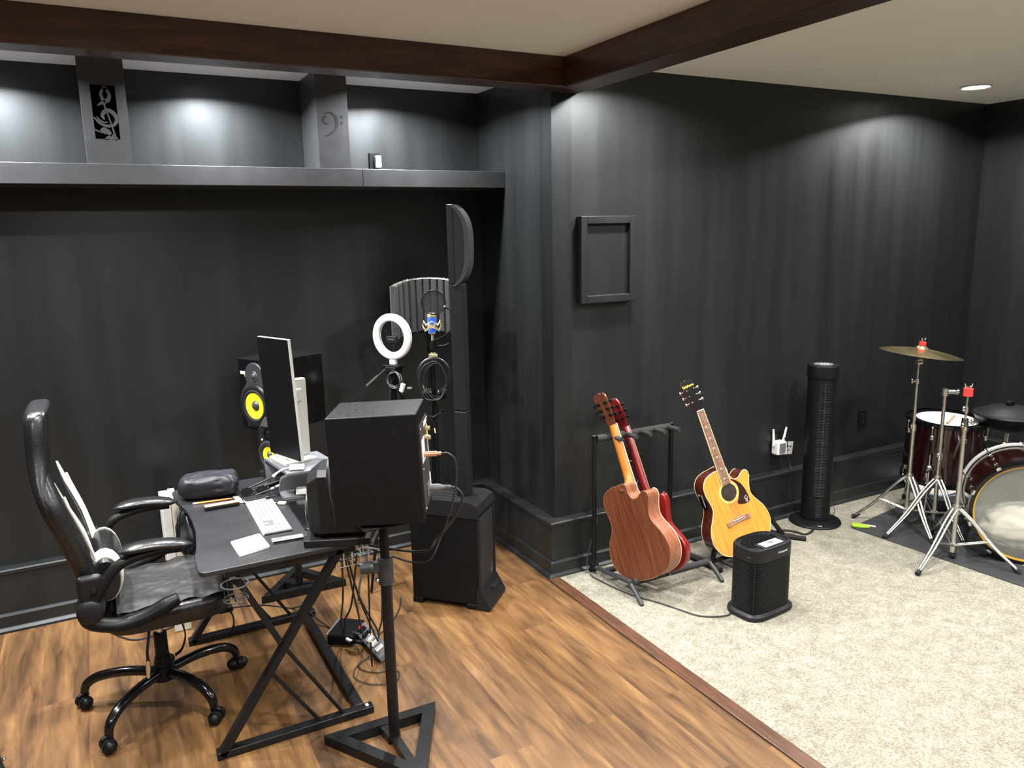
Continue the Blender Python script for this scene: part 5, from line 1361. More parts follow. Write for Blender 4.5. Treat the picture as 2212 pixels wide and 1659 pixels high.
M2 = frame((2.565, 3.050, .095), u2, (.95, .31, -.1))
electric(M2, 'cherry red electric guitar standing behind the brown acoustic in the rack')

# rack
rk = thing('guitar_rack', 'black folding multi-guitar rack with padded bars', 'guitar rack', (2.57, 3.2, 0))
yb = 3.405
for x in (2.306, 2.838):
    m = MB(); m.cyl((x, yb, .02), (x, yb, .80), .0135, None, 16); m.sphere((x, yb, .802), .016, (1, 1, .6)); part('upright', m, K['blkm'], rk)
    m = MB(); s_ = 1 if x > 2.5 else -1
    m.tube([(x, yb, .045), (x, 3.10, .085), (x, 3.055, .088)], .013, 12); m.tube([(x, 3.075, .088), (x + .004 * s_, 3.02, .055), (x + .006 * s_, 2.965, .012)], [.0135, .0135, .012], 12); m.sphere((x + .006 * s_, 2.965, .012), .013, (1, 1, .8), 10, 6)
    part('front_leg', m, K['gry'], rk)
    m = MB(); m.tube([(x, yb, .05), (x, yb + .035, .012)], .0135, 12); m.box((x - .02, yb - .02, .03), (x + .02, yb + .02, .07), .005); part('rear_foot', m, K['blk'], rk)
m = MB(); m.cyl((2.322, yb, .785), (2.822, yb, .785), .020, None, 16); tb = part('top_bar', m, K['foam'], rk)
for k in range(5):
    x = 2.400 + k * .098
    m = MB(); m.tube([(x + .012, yb - .005, .79), (x + .012, yb - .05, .790), (x + .010, yb - .11, .793)], .0125, 10); part('neck_rest', m, K['foam'], tb)
m = MB(); m.cyl((2.32, 3.062, .088), (2.825, 3.062, .088), .018, None, 16); part('bottom_bar', m, K['foam'], rk)
m = MB(); m.cyl((2.32, 3.30, .06), (2.825, 3.30, .06), .016, None, 16); part('rear_bar', m, K['foam'], rk)

# tubular guitar stand under the natural guitar
gs = thing('guitar_stand', 'black tubular guitar stand holding the natural top guitar', 'guitar stand', (3.1, 3.2, 0))
m = MB(); m.tube([(3.30, 3.30, .42), (3.36, 3.295, .36), (3.52, 3.25, .12), (3.60, 3.235, .022)], .014, 12); part('rear_leg', m, K['blkm'], gs)
m = MB(); m.box((3.275, 3.27, .375), (3.345, 3.33, .445), .008); part('pivot_block', m, K['gry2'], gs)
m = MB(); m.cyl((3.245, 3.30, .20), (3.245, 3.30, .46), .014, None, 12); m.cyl((3.245, 3.3, .16), (3.245, 3.3, .22), .018, None, 12); part('centre_tube', m, K['blkm'], gs)
m = MB(); m.tube([(3.245, 3.30, .22), (3.40, 3.28, .10), (3.60, 3.235, .022), (3.66, 3.20, .018)], .012, 10); part('spreader', m, K['blkm'], gs)
m = MB(); m.tube([(3.56, 3.28, .020), (3.68, 3.13, .016)], .0165, 12); part('right_foot', m, K['rub'], gs)
m = MB(); m.tube([(2.905, 3.30, .022), (2.915, 3.05, .018)], .018, 12); part('left_foot', m, K['rub'], gs)
m = MB(); m.tube([(2.912, 3.12, .03), (2.915, 3.11, .10), (2.93, 3.10, .17)], .0145, 10); m.tube([(2.93, 3.11, .14), (3.245, 3.30, .20)], .012, 10); part('left_post', m, K['blkm'], gs)
m = MB(); m.tube([(2.945, 3.09, .060), (2.945, 2.985, .060), (2.945, 2.965, .085)], .011, 10); m.tube([(3.035, 3.09, .060), (3.035, 2.985, .060), (3.035, 2.965, .085)], .011, 10); m.tube([(2.92, 3.10, .060), (3.06, 3.10, .060)], .012, 10); part('cradle', m, K['rub'], gs)

# ================================================================ AIR PURIFIER
ap = thing('air_purifier', 'black louvred air purifier with a lit control panel standing on the carpet', 'air purifier', (2.795, 2.650, 0))
ang = math.radians(5)
MA = rotz(ang, (2.795, 2.650, .004)) @ Matrix.Diagonal((.90, .84, .90, 1))
def d_ring(hx, hy, z, cham=.075):
    """rounded rectangle: flat front (-y), strongly rounded back"""
    pts = []
    for q in range(40):
        a = 2 * PI * q / 40; ca, sa = math.cos(a), math.sin(a)
        e = .50 if sa < 0 else .72
        pts.append(V((hx * math.copysign(abs(ca) ** e, ca), hy * math.copysign(abs(sa) ** e, sa), z)))
    return pts
hx, hy = .162, .118
m = MB(MA); m.ring_loft([d_ring(hx + .018, hy + .018, .001), d_ring(hx + .022, hy + .022, .010), d_ring(hx + .018, hy + .018, .024), d_ring(hx, hy, .034), d_ring(hx - .004, hy - .004, .036)]); part('base_foot', m, K['gry2'], ap, sharp=30)
m = MB(MA); R = []
nl = 26
for k in range(nl):
    z0 = lerp(.036, .330, k / nl); z1 = lerp(.036, .330, (k + 1) / nl)
    R += [d_ring(hx - .004, hy - .004, z0 + .0005), d_ring(hx, hy, z0 + .003), d_ring(hx, hy, z1 - .002)]
m.ring_loft(R); part('louvred_housing', m, K['blk'], ap, sharp=25)
m = MB(MA); m.ring_loft([d_ring(hx + .001, hy + .001, .331), d_ring(hx + .001, hy + .001, .392), d_ring(hx - .004, hy - .004, .402), d_ring(hx - .014, hy - .014, .404), d_ring(hx - .018, hy - .018, .392)]); tp = part('top_band', m, K['gry2'], ap, sharp=30)
m = MB(MA)
for k in range(13):
    x = lerp(-.125, .125, k / 12); hh = (hy - .02) * (1 - (abs(x) / hx) ** 2.2)
    if abs(x) > .02 or True: m.box((x - .0045, -hh * .55 if x < -.06 else .0, .390), (x + .0045, hh, .398))
part('vent_grille', m, K['blk'], tp)
m = MB(MA); m.box((-.07, -.088, .392), (.115, -.012, .4), .004); cp_ = part('control_panel', m, K['gry2'], tp)
m = MB(MA); m.box((-.055, -.082, .4002), (.09, -.022, .4016), .002); part('display_sheet', m, mat('pale_panel', (.55, .6, .66, 1), .25), cp_)
for x0_, x1_ in ((-.05, -.03), (-.024, -.012), (.05, .078)):
    m = MB(MA); m.box((x0_, -.07, .4017), (x1_, -.04, .4024), .001); part('lit_button', m, K['lcd'], cp_)
m = MB(MA); m.box((-.002, -.062, .4017), (.04, -.036, .4026), .001); part('display_window', m, K['mid'], cp_)
text_part('maker_text', 'Honeywell', .017, K['paper'], tp, MA @ Matrix.Translation((.045, -hy - .0016, .366)) @ Matrix.Rotation(PI / 2, 4, 'X'), local=False)
m = MB(MA); m.box((-hx * .93, -hy - .0005, .05), (-hx * .915, -hy * .9, .325)); 
m = MB(MA); c0 = d_ring(hx + .0006, hy + .0006, 0)[24]; m.box((c0.x - .002, c0.y - .001, .040), (c0.x + .002, c0.y + .004, .328)); part('door_seam', m, K['blkmat'], ap)
m = MB(MA); c1 = d_ring(hx + .001, hy + .001, 0)[22]; m.tube([(c1.x - .012, c1.y + .014, .362), (c1.x + .006, c1.y - .001, .356), (c1.x + .03, c1.y - .008, .352)], .004, 8); part('latch', m, K['gry'], ap)
cable([(2.67, 2.72, .012), (2.60, 2.66, .010), (2.48, 2.72, .010), (2.42, 2.86, .010), (2.38, 2.96, .010), (2.32, 3.08, .010), (2.28, 3.28, .010), (2.27, 3.40, .02), (2.29, 3.445, .10), (2.38, 3.475, .30)], .0035, 'thin dark power cord curving over the carpet from the air purifier', n=8)

# ================================================================ TOWER FAN
tf = thing('tower_fan', 'tall black tower fan on a round base by the wall', 'fan', (3.985, 3.33, 0))
MT = rotz(math.radians(-38), (3.985, 3.33, .004))
m = MB(MT); m.lathe([(.001, .001), (.158, .001), (.162, .008), (.156, .018), (.120, .030), (.095, .034), (.001, .036)], seg=40); part('base', m, K['blk'], tf)
def fan_ring(rx, ry, z, n=32):
    return [V((rx * math.copysign(abs(math.cos(2 * PI * q / n)) ** .8, math.cos(2 * PI * q / n)), ry * math.copysign(abs(math.sin(2 * PI * q / n)) ** .8, math.sin(2 * PI * q / n)), z)) for q in range(n)]
m = MB(MT); m.ring_loft([fan_ring(.088, .088, .0365), fan_ring(.088, .088, .96), fan_ring(.094, .094, .962), fan_ring(.094, .094, 1.030), fan_ring(.088, .088, 1.040), fan_ring(.06, .06, 1.042)]); part('body', m, K['blk'], tf, sharp=35)
m = MB(MT)
for k in range(72):
    z = lerp(.20, .925, k / 71)
    m.tube([(.0895 * math.cos(q) * 1.005, .0895 * math.sin(q) * 1.005, z) for q in [math.radians(-128 + 76 * j / 10) for j in range(11)]], .0016, 4)
part('louvre_grille', m, K['gry2'], tf)
m = MB(MT)
for q0 in (-130, -90, -52):
    q = math.radians(q0); m.bar((.091 * math.cos(q), .091 * math.sin(q), .19), (.091 * math.cos(q), .091 * math.sin(q), .94), .004, .004, up=(math.cos(q), math.sin(q), 0))
part('grille_ribs', m, K['gry'], tf)
m = MB(MT)
for k in range(12):
    z = lerp(.06, .175, k / 11); m.tube([(.0885 * math.cos(q), .0885 * math.sin(q), z) for q in [math.radians(-125 + 70 * j / 8) for j in range(9)]], .0013, 4)
part('lower_vents', m, K['gry2'], tf)
m = MB(MT); m.lathe([(.001, 1.0435), (.052, 1.0435), (.058, 1.0425)], seg=28); pn = part('control_top', m, K['mid'], tf)
for x in (-.018, .0, .018):
    m = MB(MT); m.box((x - .006, -.035, 1.0437), (x + .006, -.018, 1.048), .002); part('button', m, K['paper'], pn)
m = MB(MT); m.box((-.012, -.150, .020), (.014, -.135, .024), .001); part('badge', m, K['alu'], tf)
cable([(3.88, 3.24, .014), (3.80, 3.20, .012), (3.74, 3.20, .012), (3.72, 3.27, .012), (3.66, 3.32, .012), (3.58, 3.30, .012)], .007, 'thick dark cord snaking from the fan base toward the guitar stand')
cable([(4.06, 3.39, .05), (4.14, 3.42, .10), (4.20, 3.40, .075), (4.21, 3.36, .03), (4.15, 3.33, .010), (4.08, 3.33, .010)], .0025, 'thin cord looping out behind the tower fan')

# ================================================================ WALL OUTLETS
def outlet(x, z, label, w=.075, h=.125):
    o = thing('wall_outlet', label, 'outlet', (x, YB - .002, z))
    m = MB(); m.box((x - w / 2, YB - .008, z - h / 2), (x + w / 2, YB - .0005, z + h / 2), .003); part('cover_plate', m, K['blk'], o)
    for dz in (.024, -.024):
        m = MB(); m.box((x - .017, YB - .0105, z + dz - .016), (x + .017, YB - .0075, z + dz + .016), .004); part('socket', m, K['gry2'], o)
    return o
outlet(3.83, .525, 'black outlet behind the white wireless repeater'); outlet(4.668, .560, 'empty black outlet right of the tower fan'); outlet(2.632, .60, 'black outlet behind the guitar rack')
wr = thing('wireless_repeater', 'white plug-in wireless repeater with two short antennas on the wall outlet', 'repeater', (3.825, YB - .03, .49))
m = MB(); m.box((3.785, YB - .068, .44), (3.862, YB - .0108, .53), .010, 3); part('housing', m, K['white'], wr)
m = MB(); m.box((3.800, YB - .0695, .452), (3.853, YB - .0682, .518), .002); part('front_panel', m, K['mid'], wr)
for x0_, x1_ in ((3.778, 3.772), (3.868, 3.890)):
    m = MB(); m.tube([(x0_, YB - .035, .50), (x0_, YB - .035, .535), (x1_, YB - .035, .612)], [.008, .009, .006], 10); part('antenna', m, K['white'], wr)
m = MB(Matrix.Translation((3.925, YB - .03, .465)) @ Matrix.Rotation(.12, 4, 'Y')); m.box((-.036, -.001, -.043), (.036, .001, .043)); 
tg = solo('paper_tag', m, K['paper'], (3.925, YB - .03, .465), 'white paper tag hanging from the cord beside the white repeater', 'tag')
for k, (x, z) in enumerate(((-.012, .012), (.012, .008), (-.004, -.014))):
    m = MB(Matrix.Translation((3.925 + x, YB - .0314, .465 + z))); m.box((-.010, -.0003, -.006), (.010, .0003, .006)); part('printed_block', m, K['mid'], tg)
cable([(3.86, YB - .05, .545), (3.90, YB - .04, .53), (3.915, YB - .03, .44), (3.92, YB - .05, .36), (3.912, YB - .072, .32), (3.91, YB - .066, .20), (3.92, YB - .082, .06), (3.93, YB - .12, .012), (3.99, YB - .10, .012)], .003, 'black cord dropping from the repeater outlet over the baseboard')
cable([(2.645, YB - .011, .575), (2.68, YB - .045, .56), (2.70, YB - .05, .50), (2.68, YB - .03, .43), (2.655, YB - .045, .38), (2.64, YB - .07, .33), (2.62, YB - .075, .20), (2.60, YB - .10, .03), (2.5, YB - .11, .012)], .0032, 'grey cord looping from the outlet behind the guitar necks', 'cableg')

# ================================================================ DRUMS
m = MB(); rp = [(4.085, 3.13), (4.20, 1.40), (6.0 - .3, 1.42), (5.55, 3.37)]
m.prism(rp, .0045, .009); solo('drum_rug', m, K['rug'], (4.9, 2.4, 0), 'dark flat rug under the drum kit', 'rug')
m = MB(); m.prism(smooth2([(4.095, 3.118), (4.105, 3.145), (4.128, 3.150), (4.165, 3.095), (4.175, 3.062), (4.15, 3.06)], 3), .0095, .028, bev=.006); solo('door_wedge', m, K['green'], (4.14, 3.09, 0), 'lime green plastic wedge at the rug corner', 'wedge')
m = MB(); m.tube([(4.215, 3.05, .014), (4.165, 3.13, .014)], .006, 8); solo('drum_stick', m, K['paper'], (4.19, 3.09, 0), 'short pale stick lying beside the green wedge', 'stick')

def drum_shell(M, r, h, seg=56):
    m = MB(M); m.lathe([(r, 0), (r, h)], seg=seg); return m
def stand(name, label, C, tube, feet, zc, group=None, sleeve=.12, rl=.011):
    """three-legged double-braced hardware stand; C centre on the floor, zc collar height"""
    s = thing(name, label, 'drum stand', (C[0], C[1], 0), group)
    c = V((C[0], C[1], 0))
    m = MB(); m.cyl((C[0], C[1], zc - .24), (C[0], C[1], tube), .0125, None, 16); m.cyl((C[0], C[1], zc - .03), (C[0], C[1], zc + .02), .022, None, 16); part('lower_tube', m, K['chromed'], s)
    m = MB(); m.cyl((C[0], C[1], tube - .03), (C[0], C[1], tube + .012), .018, None, 16); m.tube([(C[0] - .01, C[1], tube), (C[0] - .035, C[1] - .01, tube + .004)], .006, 8); m.sphere((C[0] - .042, C[1] - .013, tube + .004), .010, (.6, 1, 1.3)); part('clamp', m, K['chrome'], s)
    for fx_, fy_ in feet:
        f = V((fx_, fy_, .02)); dr = (f - c); dr.z = 0; nx = V((-dr.y, dr.x, 0)).normalized() * .012
        m = MB()
        for sg in (-1, 1):
            m.tube([c + nx * sg + dr.normalized() * .018 + V((0, 0, zc)), c + nx * sg + dr * .28 + V((0, 0, zc * .80)), c + nx * sg * .8 + dr * .62 + V((0, 0, zc * .42)), f + nx * sg * .5 + V((0, 0, .012))], [.0072, .0072, .0072, .006], 8, 4)
            m.tube([c + nx * sg + V((0, 0, zc - .22)), c + nx * sg + dr * .56 + V((0, 0, zc * .50))], .006, 8)
        lg = part('leg', m, K['chromed'], s)
        d_ = dr.normalized(); m = MB()
        m.tube([f - d_ * .025 + V((0, 0, .022)), f + d_ * .0 + V((0, 0, .004)), f + d_ * .02 + V((0, 0, -.006))], [.008, .013, .014], 10); part('rubber_foot', m, K['rub'], lg)
    m = MB(); m.cyl((C[0], C[1], zc - .26), (C[0], C[1], zc - .20), .018, None, 14); part('lower_collar', m, K['chrome'], s)
    return s
# stand with the cymbal
cA = (4.415, 2.985)
sA = stand('cymbal_stand', 'chrome boom-less cymbal stand nearest the tower fan', cA, .66, [(4.25, 3.23), (4.285, 2.724), (4.70, 3.02)], .33)
m = MB(); m.cyl((cA[0], cA[1], .66), (cA[0], cA[1], .95), .0095, None, 14); part('middle_tube', m, K['chromed'], sA)
m = MB(); m.cyl((cA[0], cA[1], .93), (cA[0], cA[1], .96), .015, None, 14); m.tube([(cA[0] - .01, cA[1], .945), (cA[0] - .045, cA[1], .95)], .006, 8); m.sphere((cA[0] - .05, cA[1], .95), .012, (.5, .6, 1.4)); part('wing_clamp', m, K['chrome'], sA)
m = MB(); m.cyl((cA[0], cA[1], .95), (cA[0] + .002, cA[1], 1.06), .007, None, 12); m.cyl((cA[0] - .016, cA[1] + .004, 1.065), (cA[0] + .022, cA[1] - .004, 1.065), .015, None, 14); m.cyl((cA[0] + .01, cA[1], 1.07), (cA[0] + .018, cA[1], 1.20), .0045, None, 10); part('tilter', m, K['chromed'], sA)
cu = thing('cymbal', 'thin bronze cymbal tilted on top of the tall chrome stand', 'cymbal', (cA[0] + .014, cA[1], 1.135))
Mc = Matrix.Translation((cA[0] + .0145, cA[1], 1.132)) @ Matrix.Rotation(math.radians(7.0), 4, V((.47, .88, 0)))
m = MB(Mc); m.lathe([(.005, .036), (.022, .034), (.036, .024), (.046, .015), (.10, .009), (.18, -.004), (.235, -.017), (.235, -.018), (.18, -.0055), (.10, .0075), (.046, .0135), (.036, .0225), (.022, .032), (.005, .034)], seg=72); part('bow', m, K['cym'], cu, sharp=60)
m = MB(Mc); m.cyl((0, 0, .036), (0, 0, .058), .020, .020, 20); part('red_felt', m, K['red'], cu, label='red felt washer')
m = MB(Mc); m.cyl((0, 0, .058), (0, 0, .068), .007, None, 12)
for sg in (-1, 1): m.tube([(0, 0, .064), (sg * .014, 0, .068), (sg * .017, 0, .082)], .004, 8)
part('wing_nut', m, K['chrome'], cu)
# straight arm stand
cB = (4.485, 2.845)
sB = stand('cymbal_stand', 'empty chrome cymbal stand with a side arm, in front of the floor tom', cB, .50, [(4.125, 2.905), (4.42, 2.61), (4.75, 3.14)], .34)
m = MB(); m.cyl((cB[0], cB[1], .50), (cB[0], cB[1], .885), .0105, None, 14); part('upper_tube', m, K['chromed'], sB)
m = MB(); m.cyl((cB[0], cB[1], .87), (cB[0], cB[1], .915), .019, None, 16); m.cyl((cB[0], cB[1], .896), (cB[0] + .045, cB[1] - .03, .896), .014, None, 14); part('arm_bracket', m, K['chromed'], sB)
m = MB(); m.sphere((cB[0] + .058, cB[1] - .039, .896), .018); part('ball_joint', m, K['chrome'], sB)
# nearest stand with red felt
cC = (4.175, 2.520)
sC = stand('cymbal_stand', 'nearest chrome stand topped with a red felt, before the bass drum', cC, .80, [(3.825, 2.483), (4.285, 2.225), (4.40, 2.80)], .31)
m = MB(); m.cyl((cC[0], cC[1], .04), (cC[0], cC[1], .12), .010, None, 12); m.sphere((cC[0], cC[1], .03), .020, (1, 1, .9)); part('centre_spike', m, K['rub'], sC)
m = MB(); m.cyl((cC[0], cC[1], .80), (cC[0] + .004, cC[1], .965), .0055, None, 12); part('top_rod', m, K['chromed'], sC)
m = MB(); m.cyl((cC[0] + .001, cC[1], .865), (cC[0] + .001, cC[1], .90), .013, None, 12); m.sphere((cC[0] - .020, cC[1], .892), .013, (.9, .7, 1.2)); part('tilter', m, K['chrome'], sC)
m = MB(); m.cyl((cC[0], cC[1], .79), (cC[0], cC[1], .835), .020, .017, 14); m.cyl((cC[0], cC[1], .815), (cC[0] + .035, cC[1] - .02, .815), .006); m.sphere((cC[0] + .035, cC[1] - .02, .815), .014, (.8, .8, 1.3)); part('memory_lock', m, K['chrome'], sC)
m = MB(); m.cyl((cC[0] + .004, cC[1], .962), (cC[0] + .004, cC[1], 1.005), .0245, None, 20); part('red_felt', m, K['red'], sC, label='red felt washer')
m = MB(); m.cyl((cC[0] + .004, cC[1], 1.005), (cC[0] + .004, cC[1], 1.016), .007, None, 12)
for sg in (-1, 1): m.tube([(cC[0] + .004, cC[1], 1.01), (cC[0] + .004 + sg * .016, cC[1] - sg * .008, 1.016), (cC[0] + .004 + sg * .02, cC[1] - sg * .01, 1.032)], .0045, 8)
part('wing_nut', m, K['chrome'], sC)
# floor tom
ft = thing('floor_tom', 'wine red floor tom with a white head, behind the chrome stands', 'drum', (4.80, 3.03, 0))
MFt = Matrix.Translation((4.80, 3.03, .245)) @ Matrix.Rotation(math.radians(2), 4, 'X')
fr, fh = .232, .41
m = MB(MFt); m.lathe([(fr, .012), (fr, fh - .012)], seg=64); part('shell', m, K['wine'], ft)
m = MB(MFt); m.lathe([(.001, fh - .004), (fr - .052, fh - .004)], seg=56); part('drum_head', m, K['dhead'], ft, label='white drum head')
m = MB(MFt); m.lathe([(fr - .0515, fh - .004), (fr + .002, fh - .004)], seg=56); part('muffle_ring', m, K['blkg'], ft)
for z in (0.0, fh - .022):
    m = MB(MFt); m.lathe([(fr + .001, z), (fr + .010, z), (fr + .010, z + .003), (fr + .005, z + .006), (fr + .005, z + .022), (fr + .010, z + .026), (fr + .002, z + .026)], seg=64); part('hoop', m, K['blkg'], ft)
for k in range(8):
    a = k * PI / 4 + .25; q = V((math.cos(a), math.sin(a), 0))
    for z0_, z1_ in ((.02, .09), (fh - .10, fh - .02)):
        m = MB(MFt); m.tube([q * (fr + .010) + V((0, 0, z0_)), q * (fr + .010) + V((0, 0, z1_))], .0035, 8); m.box((-.008, -.012, min(z0_, z1_) + (.04 if z0_ < .1 else 0)), (.014, .012, (z1_ if z0_ < .1 else z0_ + .03)), .004, 2, Matrix.Rotation(a, 4, 'Z') @ Matrix.Translation((fr, 0, 0))); m.sphere(q * (fr + .008) + V((0, 0, z1_ if z0_ > .1 else z0_)), .008); part('lug', m, K['chrome'], ft)
for k, a in enumerate((3.45, 5.3, 1.4)):
    q = V((math.cos(a), math.sin(a), 0)); b_ = V((4.80, 3.03, 0))
    m = MB(); m.tube([b_ + q * (fr + .022) + V((0, 0, .46)), b_ + q * (fr + .022) + V((0, 0, .20)), b_ + q * (fr + .05) + V((0, 0, .03))], .006, 8); lg = part('leg', m, K['chrome'], ft)
    m = MB(); m.sphere(b_ + q * (fr + .022) + V((0, 0, .37)), .020, (1, 1, 1.2)); m.cyl(b_ + q * (fr + .0) + V((0, 0, .37)), b_ + q * (fr + .03) + V((0, 0, .37)), .012, None, 12); part('leg_bracket', m, K['chrome'], lg)
    m = MB(); m.cyl(b_ + q * (fr + .05) + V((0, 0, .0095)), b_ + q * (fr + .05) + V((0, 0, .04)), .013, .010, 12); part('rubber_foot', m, K['rub'], lg)
m = MB(MFt); m.tube([(-.13, -.085, fh + .003), (.09, .01, fh + .003)], .007, 8); solo('drum_stick', m, K['tan'], MFt @ V((-.13, -.085, fh)), 'brown drum stick lying on the floor tom head', 'drum stick')
# loose drum head behind the floor tom
dh = thing('spare_drum_head', 'white drum head with a pale blue rim leaning low behind the floor tom', 'drum head', (5.22, 3.36, 0))
Md = Matrix.Translation((5.20, 3.34, .03)) @ Matrix.Rotation(math.radians(10), 4, 'X')
m = MB(Md); m.lathe([(.001, .004), (.165, .004), (.175, .001)], seg=48); part('membrane', m, K['dhead'], dh)
m = MB(Md); m.lathe([(.176 + .006 * math.cos(q), .004 + .010 * math.sin(q)) for q in [2 * PI * k / 10 for k in range(11)]], seg=48); part('rim', m, K['bluew'], dh)
# bass drum
bf = V((4.442, 2.268, .305)); ax = V((.36, .29, 0)).normalized()
bd = thing('bass_drum', 'wine red bass drum with a clear front head, partly cut off by the right edge', 'drum', (4.6, 2.4, 0))
Mb = frame(bf, (0, 0, 1), -ax); Mb.translation = bf
br_, bl = .285, .40
Z = Matrix.Identity(4)
m = MB(Mb); m.lathe([(br_, -.02), (br_, -bl), (br_ - .012, -bl), (br_ - .012, -.02)], seg=72); part('shell', m, K['wine'], bd)
m = MB(Mb); m.lathe([(.001, .0), (br_ - .004, .0)], seg=64); part('front_head', m, K['bhead'], bd, label='clear front head')
m = MB(Mb); m.lathe([(.001, -bl + .004), (br_ - .013, -bl + .004)], seg=64); part('batter_head', m, K['dhead'], bd)
m = MB(Mb); m.lathe([(br_ - .006, -.012), (br_ - .006, .012), (br_ + .002, .014), (br_ + .016, .012), (br_ + .016, -.026), (br_ + .004, -.026)], seg=72); ho = part('front_hoop', m, K['blkg'], bd)
m = MB(Mb); m.lathe([(br_ - .016, .0015), (br_ - .016, .004), (br_ - .006, .006), (br_ - .0055, .0015)], seg=72); part('amber_inlay', m, K['hoopy'], ho, label='amber ring inside the hoop')
m = MB(Mb); m.lathe([(br_ + .004, -bl + .016), (br_ + .014, -bl + .016), (br_ + .018, -bl), (br_ + .014, -bl - .02), (br_ - .006, -bl - .02)], seg=72); part('rear_hoop', m, K['silver'], bd, label='bright rear hoop')
for k in range(10):
    a = k * 2 * PI / 10 + .30; q = V((math.cos(a), math.sin(a), 0))
    for zf_, zl_ in ((.010, -.10), (-bl - .015, -bl + .10)):
        m = MB(Mb); m.tube([q * (br_ + .022) + V((0, 0, zf_)), q * (br_ + .020) + V((0, 0, zl_))], .0035, 8); m.box((-.004, -.014, -.012), (.012, .014, .012), .004, 2, Matrix.Translation(q * (br_ + .012) + V((0, 0, zf_))) @ Matrix.Rotation(a, 4, 'Z')); m.box((.0, -.010, -.02), (.020, .010, .02), .005, 2, Matrix.Translation(q * br_ + V((0, 0, zl_))) @ Matrix.Rotation(a, 4, 'Z')); part('claw_hook', m, K['chrome'], bd)
# pillow inside
def pil_fn(u, v):
    a = u * 2 * PI; b = v * PI
    n = 1 + .14 * mnoise.noise(V((math.cos(a) * 2.2, math.sin(a) * 2.2, b * 2.4))) + .05 * mnoise.noise(V((math.cos(a) * 7, math.sin(a) * 7, b * 6)))
    p = V((.225 * math.sin(b) * math.cos(a) * n, -.115 + .135 * math.cos(b) * n, -.13 + .10 * math.sin(b) * math.sin(a) * n))
    rr_ = math.hypot(p.x, p.y)
    if rr_ > br_ - .016: p.x *= (br_ - .016) / rr_; p.y *= (br_ - .016) / rr_
    return p
m = MB(Mb); m.grid(pil_fn, 56, 36); bmesh.ops.remove_doubles(m.bm, verts=m.bm.verts[:], dist=.0004)
solo('pillow', m, K['pil'], Mb @ V((0, -.2, -.13)), 'crumpled beige pillow inside the clear bass drum', 'pillow', sharp=80)
# muted tom / covered pad behind
dm = thing('covered_drum', 'black covered drum with a domed lid behind the bass drum, at the right edge', 'drum', (5.0, 2.755, 0))
MD = Matrix.Translation((5.005, 2.745, 0))
m = MB(MD); m.lathe([(.001, .60), (.10, .605), (.155, .635), (.185, .675), (.195, .70), (.190, .706)], seg=56); part('bowl', m, K['blkm'], dm)
m = MB(MD); m.lathe([(.198, .698), (.205, .706), (.200, .716), (.165, .726), (.12, .752), (.06, .764), (.001, .767)], seg=56); part('domed_lid', m, K['gry2'], dm)
m = MB(MD); m.box((-.028, -.016, .766), (.028, .016, .795), .008); part('lid_handle', m, K['blk'], dm)
m = MB(MD); m.cyl((0, 0, .05), (0, 0, .605), .012, None, 14); m.cyl((-.07, -.03, .47), (-.07, -.03, .60), .009, None, 12); m.sphere((-.075, -.03, .53), .016); part('post', m, K['chrome'], dm)
for k in range(3):
    a = .6 + k * 2 * PI / 3; q = V((math.cos(a), math.sin(a), 0))
    m = MB(MD); m.tube([V((0, 0, .30)) + q * .015, V((0, 0, .16)) + q * .14, V((0, 0, .015)) + q * .22], .008, 8); part('leg', m, K['chrome'], dm)
m = MB(MD); m.sphere((-.11, -.05, .545), .016, (1.3, 1, .9)); m.cyl((-.11, -.05, .55), (-.075, -.03, .55), .006); part('memory_clamp', m, K['brass'], dm, label='brass coloured clamp')
# pedal behind the bass drum
pdl = thing('bass_pedal', 'chrome drum pedal on the rug between the stands and bass drum', 'pedal', (4.86, 2.66, 0))
m = MB(); m.box((4.80, 2.60, .010), (4.95, 2.72, .022), .004); part('base_plate', m, K['blk'], pdl)
m = MB()
for o_ in (-.04, .04): m.tube([(4.85 + o_, 2.65 - o_, .02), (4.85 + o_, 2.65 - o_, .19)], .008, 8)
m.tube([(4.805, 2.695, .185), (4.895, 2.605, .185)], .009, 8); m.tube([(4.85, 2.65, .185), (4.845, 2.64, .30)], .005, 8)
part('frame', m, K['chrome'], pdl)
m = MB(); m.bar((4.98, 2.75, .03), (4.87, 2.665, .10), .06, .008); part('footboard', m, K['alu'], pdl)

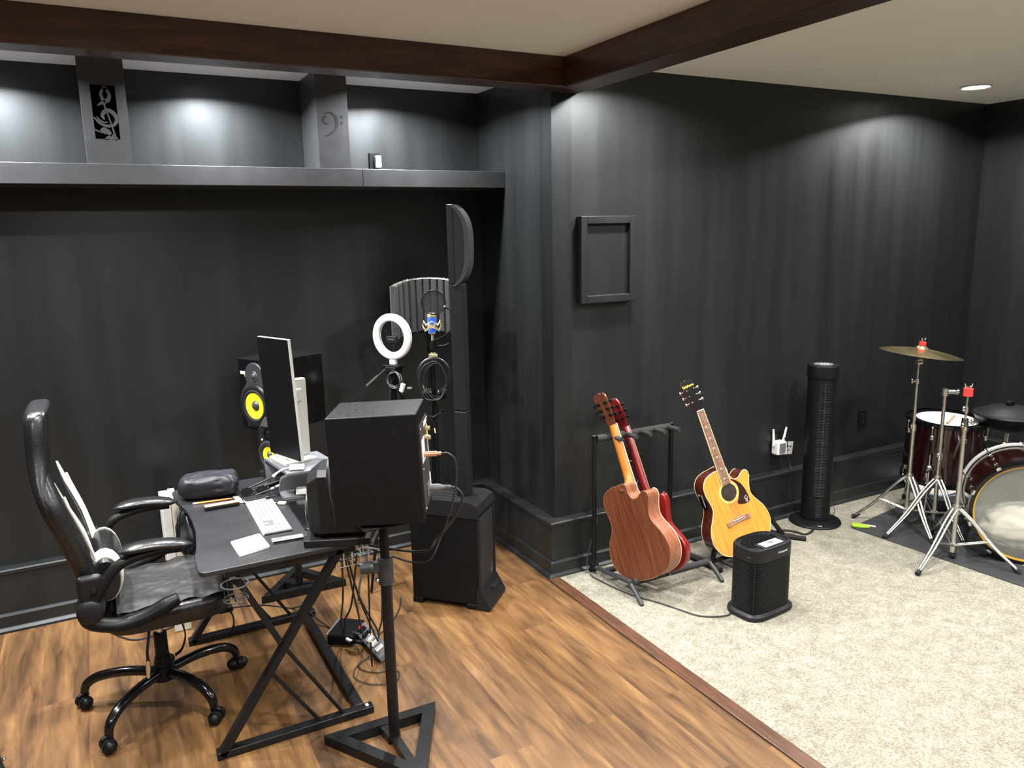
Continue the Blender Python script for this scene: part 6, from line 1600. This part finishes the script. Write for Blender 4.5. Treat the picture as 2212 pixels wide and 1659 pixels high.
# something dark standing just inside the lower left corner of the view
lc = thing('amplifier_stand', 'dark leg with shiny bolts cut off by the lower left corner of the view', 'stand', (-.53, 3.12, 0))
m = MB(); m.tube([(-.545, 3.30, .10), (-.515, 3.20, .030), (-.490, 3.10, .004)], [.012, .016, .018], 10); part('leg', m, K['blk'], lc)
for p_ in ((-.520, 3.285, .085), (-.478, 3.14, .035)):
    m = MB(); m.sphere(p_, .008, (1, 1, .8), 10, 6); part('bolt', m, K['chrome'], lc)
LP = 58
can(4.974, 3.132, 'lit round recessed light in the ceiling above the drums', LP)
can(2.52, 3.10, 'recessed light hidden behind the cross beam near the wall corner', LP)
for x, y in ((4.97, 0.9), (3.6, 1.9), (2.9, 0.4), (4.97, -1.4), (3.0, -1.6)):
    can(x, y, 'round recessed light in the carpeted half of the ceiling', LP)
for x, y in ((1.3, 1.3), (0.1, 2.3), (-0.62, 3.24), (-1.1, 0.3), (0.4, -0.8), (1.4, -1.8)):
    can(x, y, 'round recessed light in the planked half of the ceiling', LP, tint=(1.0, .985, .965))
for x in (-1.35, -0.35, 0.62, 1.55):
    can(x, 3.97, 'small recessed light above the wall ledge', LP * 1.0, r=0.05, z=2.711, tint=(.96, .98, 1.0))
# ---------------------------------------------------------------- camera, world, view
cd = bpy.data.cameras.new('camera'); cam = bpy.data.objects.new('camera', cd); COL.objects.link(cam)
cd.sensor_fit = 'HORIZONTAL'; cd.sensor_width = 36.0; cd.lens = 1681.0 / 2212 * 36.0; cd.clip_start = 0.05
f = V((0.46011549, 0.86681071, -0.19217942)); r = V((0.88128319, -0.47217581, -0.0197472)); d = V((-0.10785956, -0.1602785, -0.98116111))
cam.matrix_world = Matrix(((r.x, -d.x, -f.x, 0), (r.y, -d.y, -f.y, 0), (r.z, -d.z, -f.z, 1.9), (0, 0, 0, 1)))
SC.camera = cam
w = bpy.data.worlds.new('world'); SC.world = w; w.use_nodes = True
w.node_tree.nodes['Background'].inputs['Color'].default_value = (0.02, 0.02, 0.02, 1)
SC.view_settings.view_transform = 'Standard'
SC.view_settings.look = 'None'
SC.view_settings.exposure = 0.0
SC.cycles.use_denoising = True
SC.cycles.max_bounces = 8; SC.cycles.diffuse_bounces = 5; SC.cycles.glossy_bounces = 4
SC.cycles.sample_clamp_indirect = 6
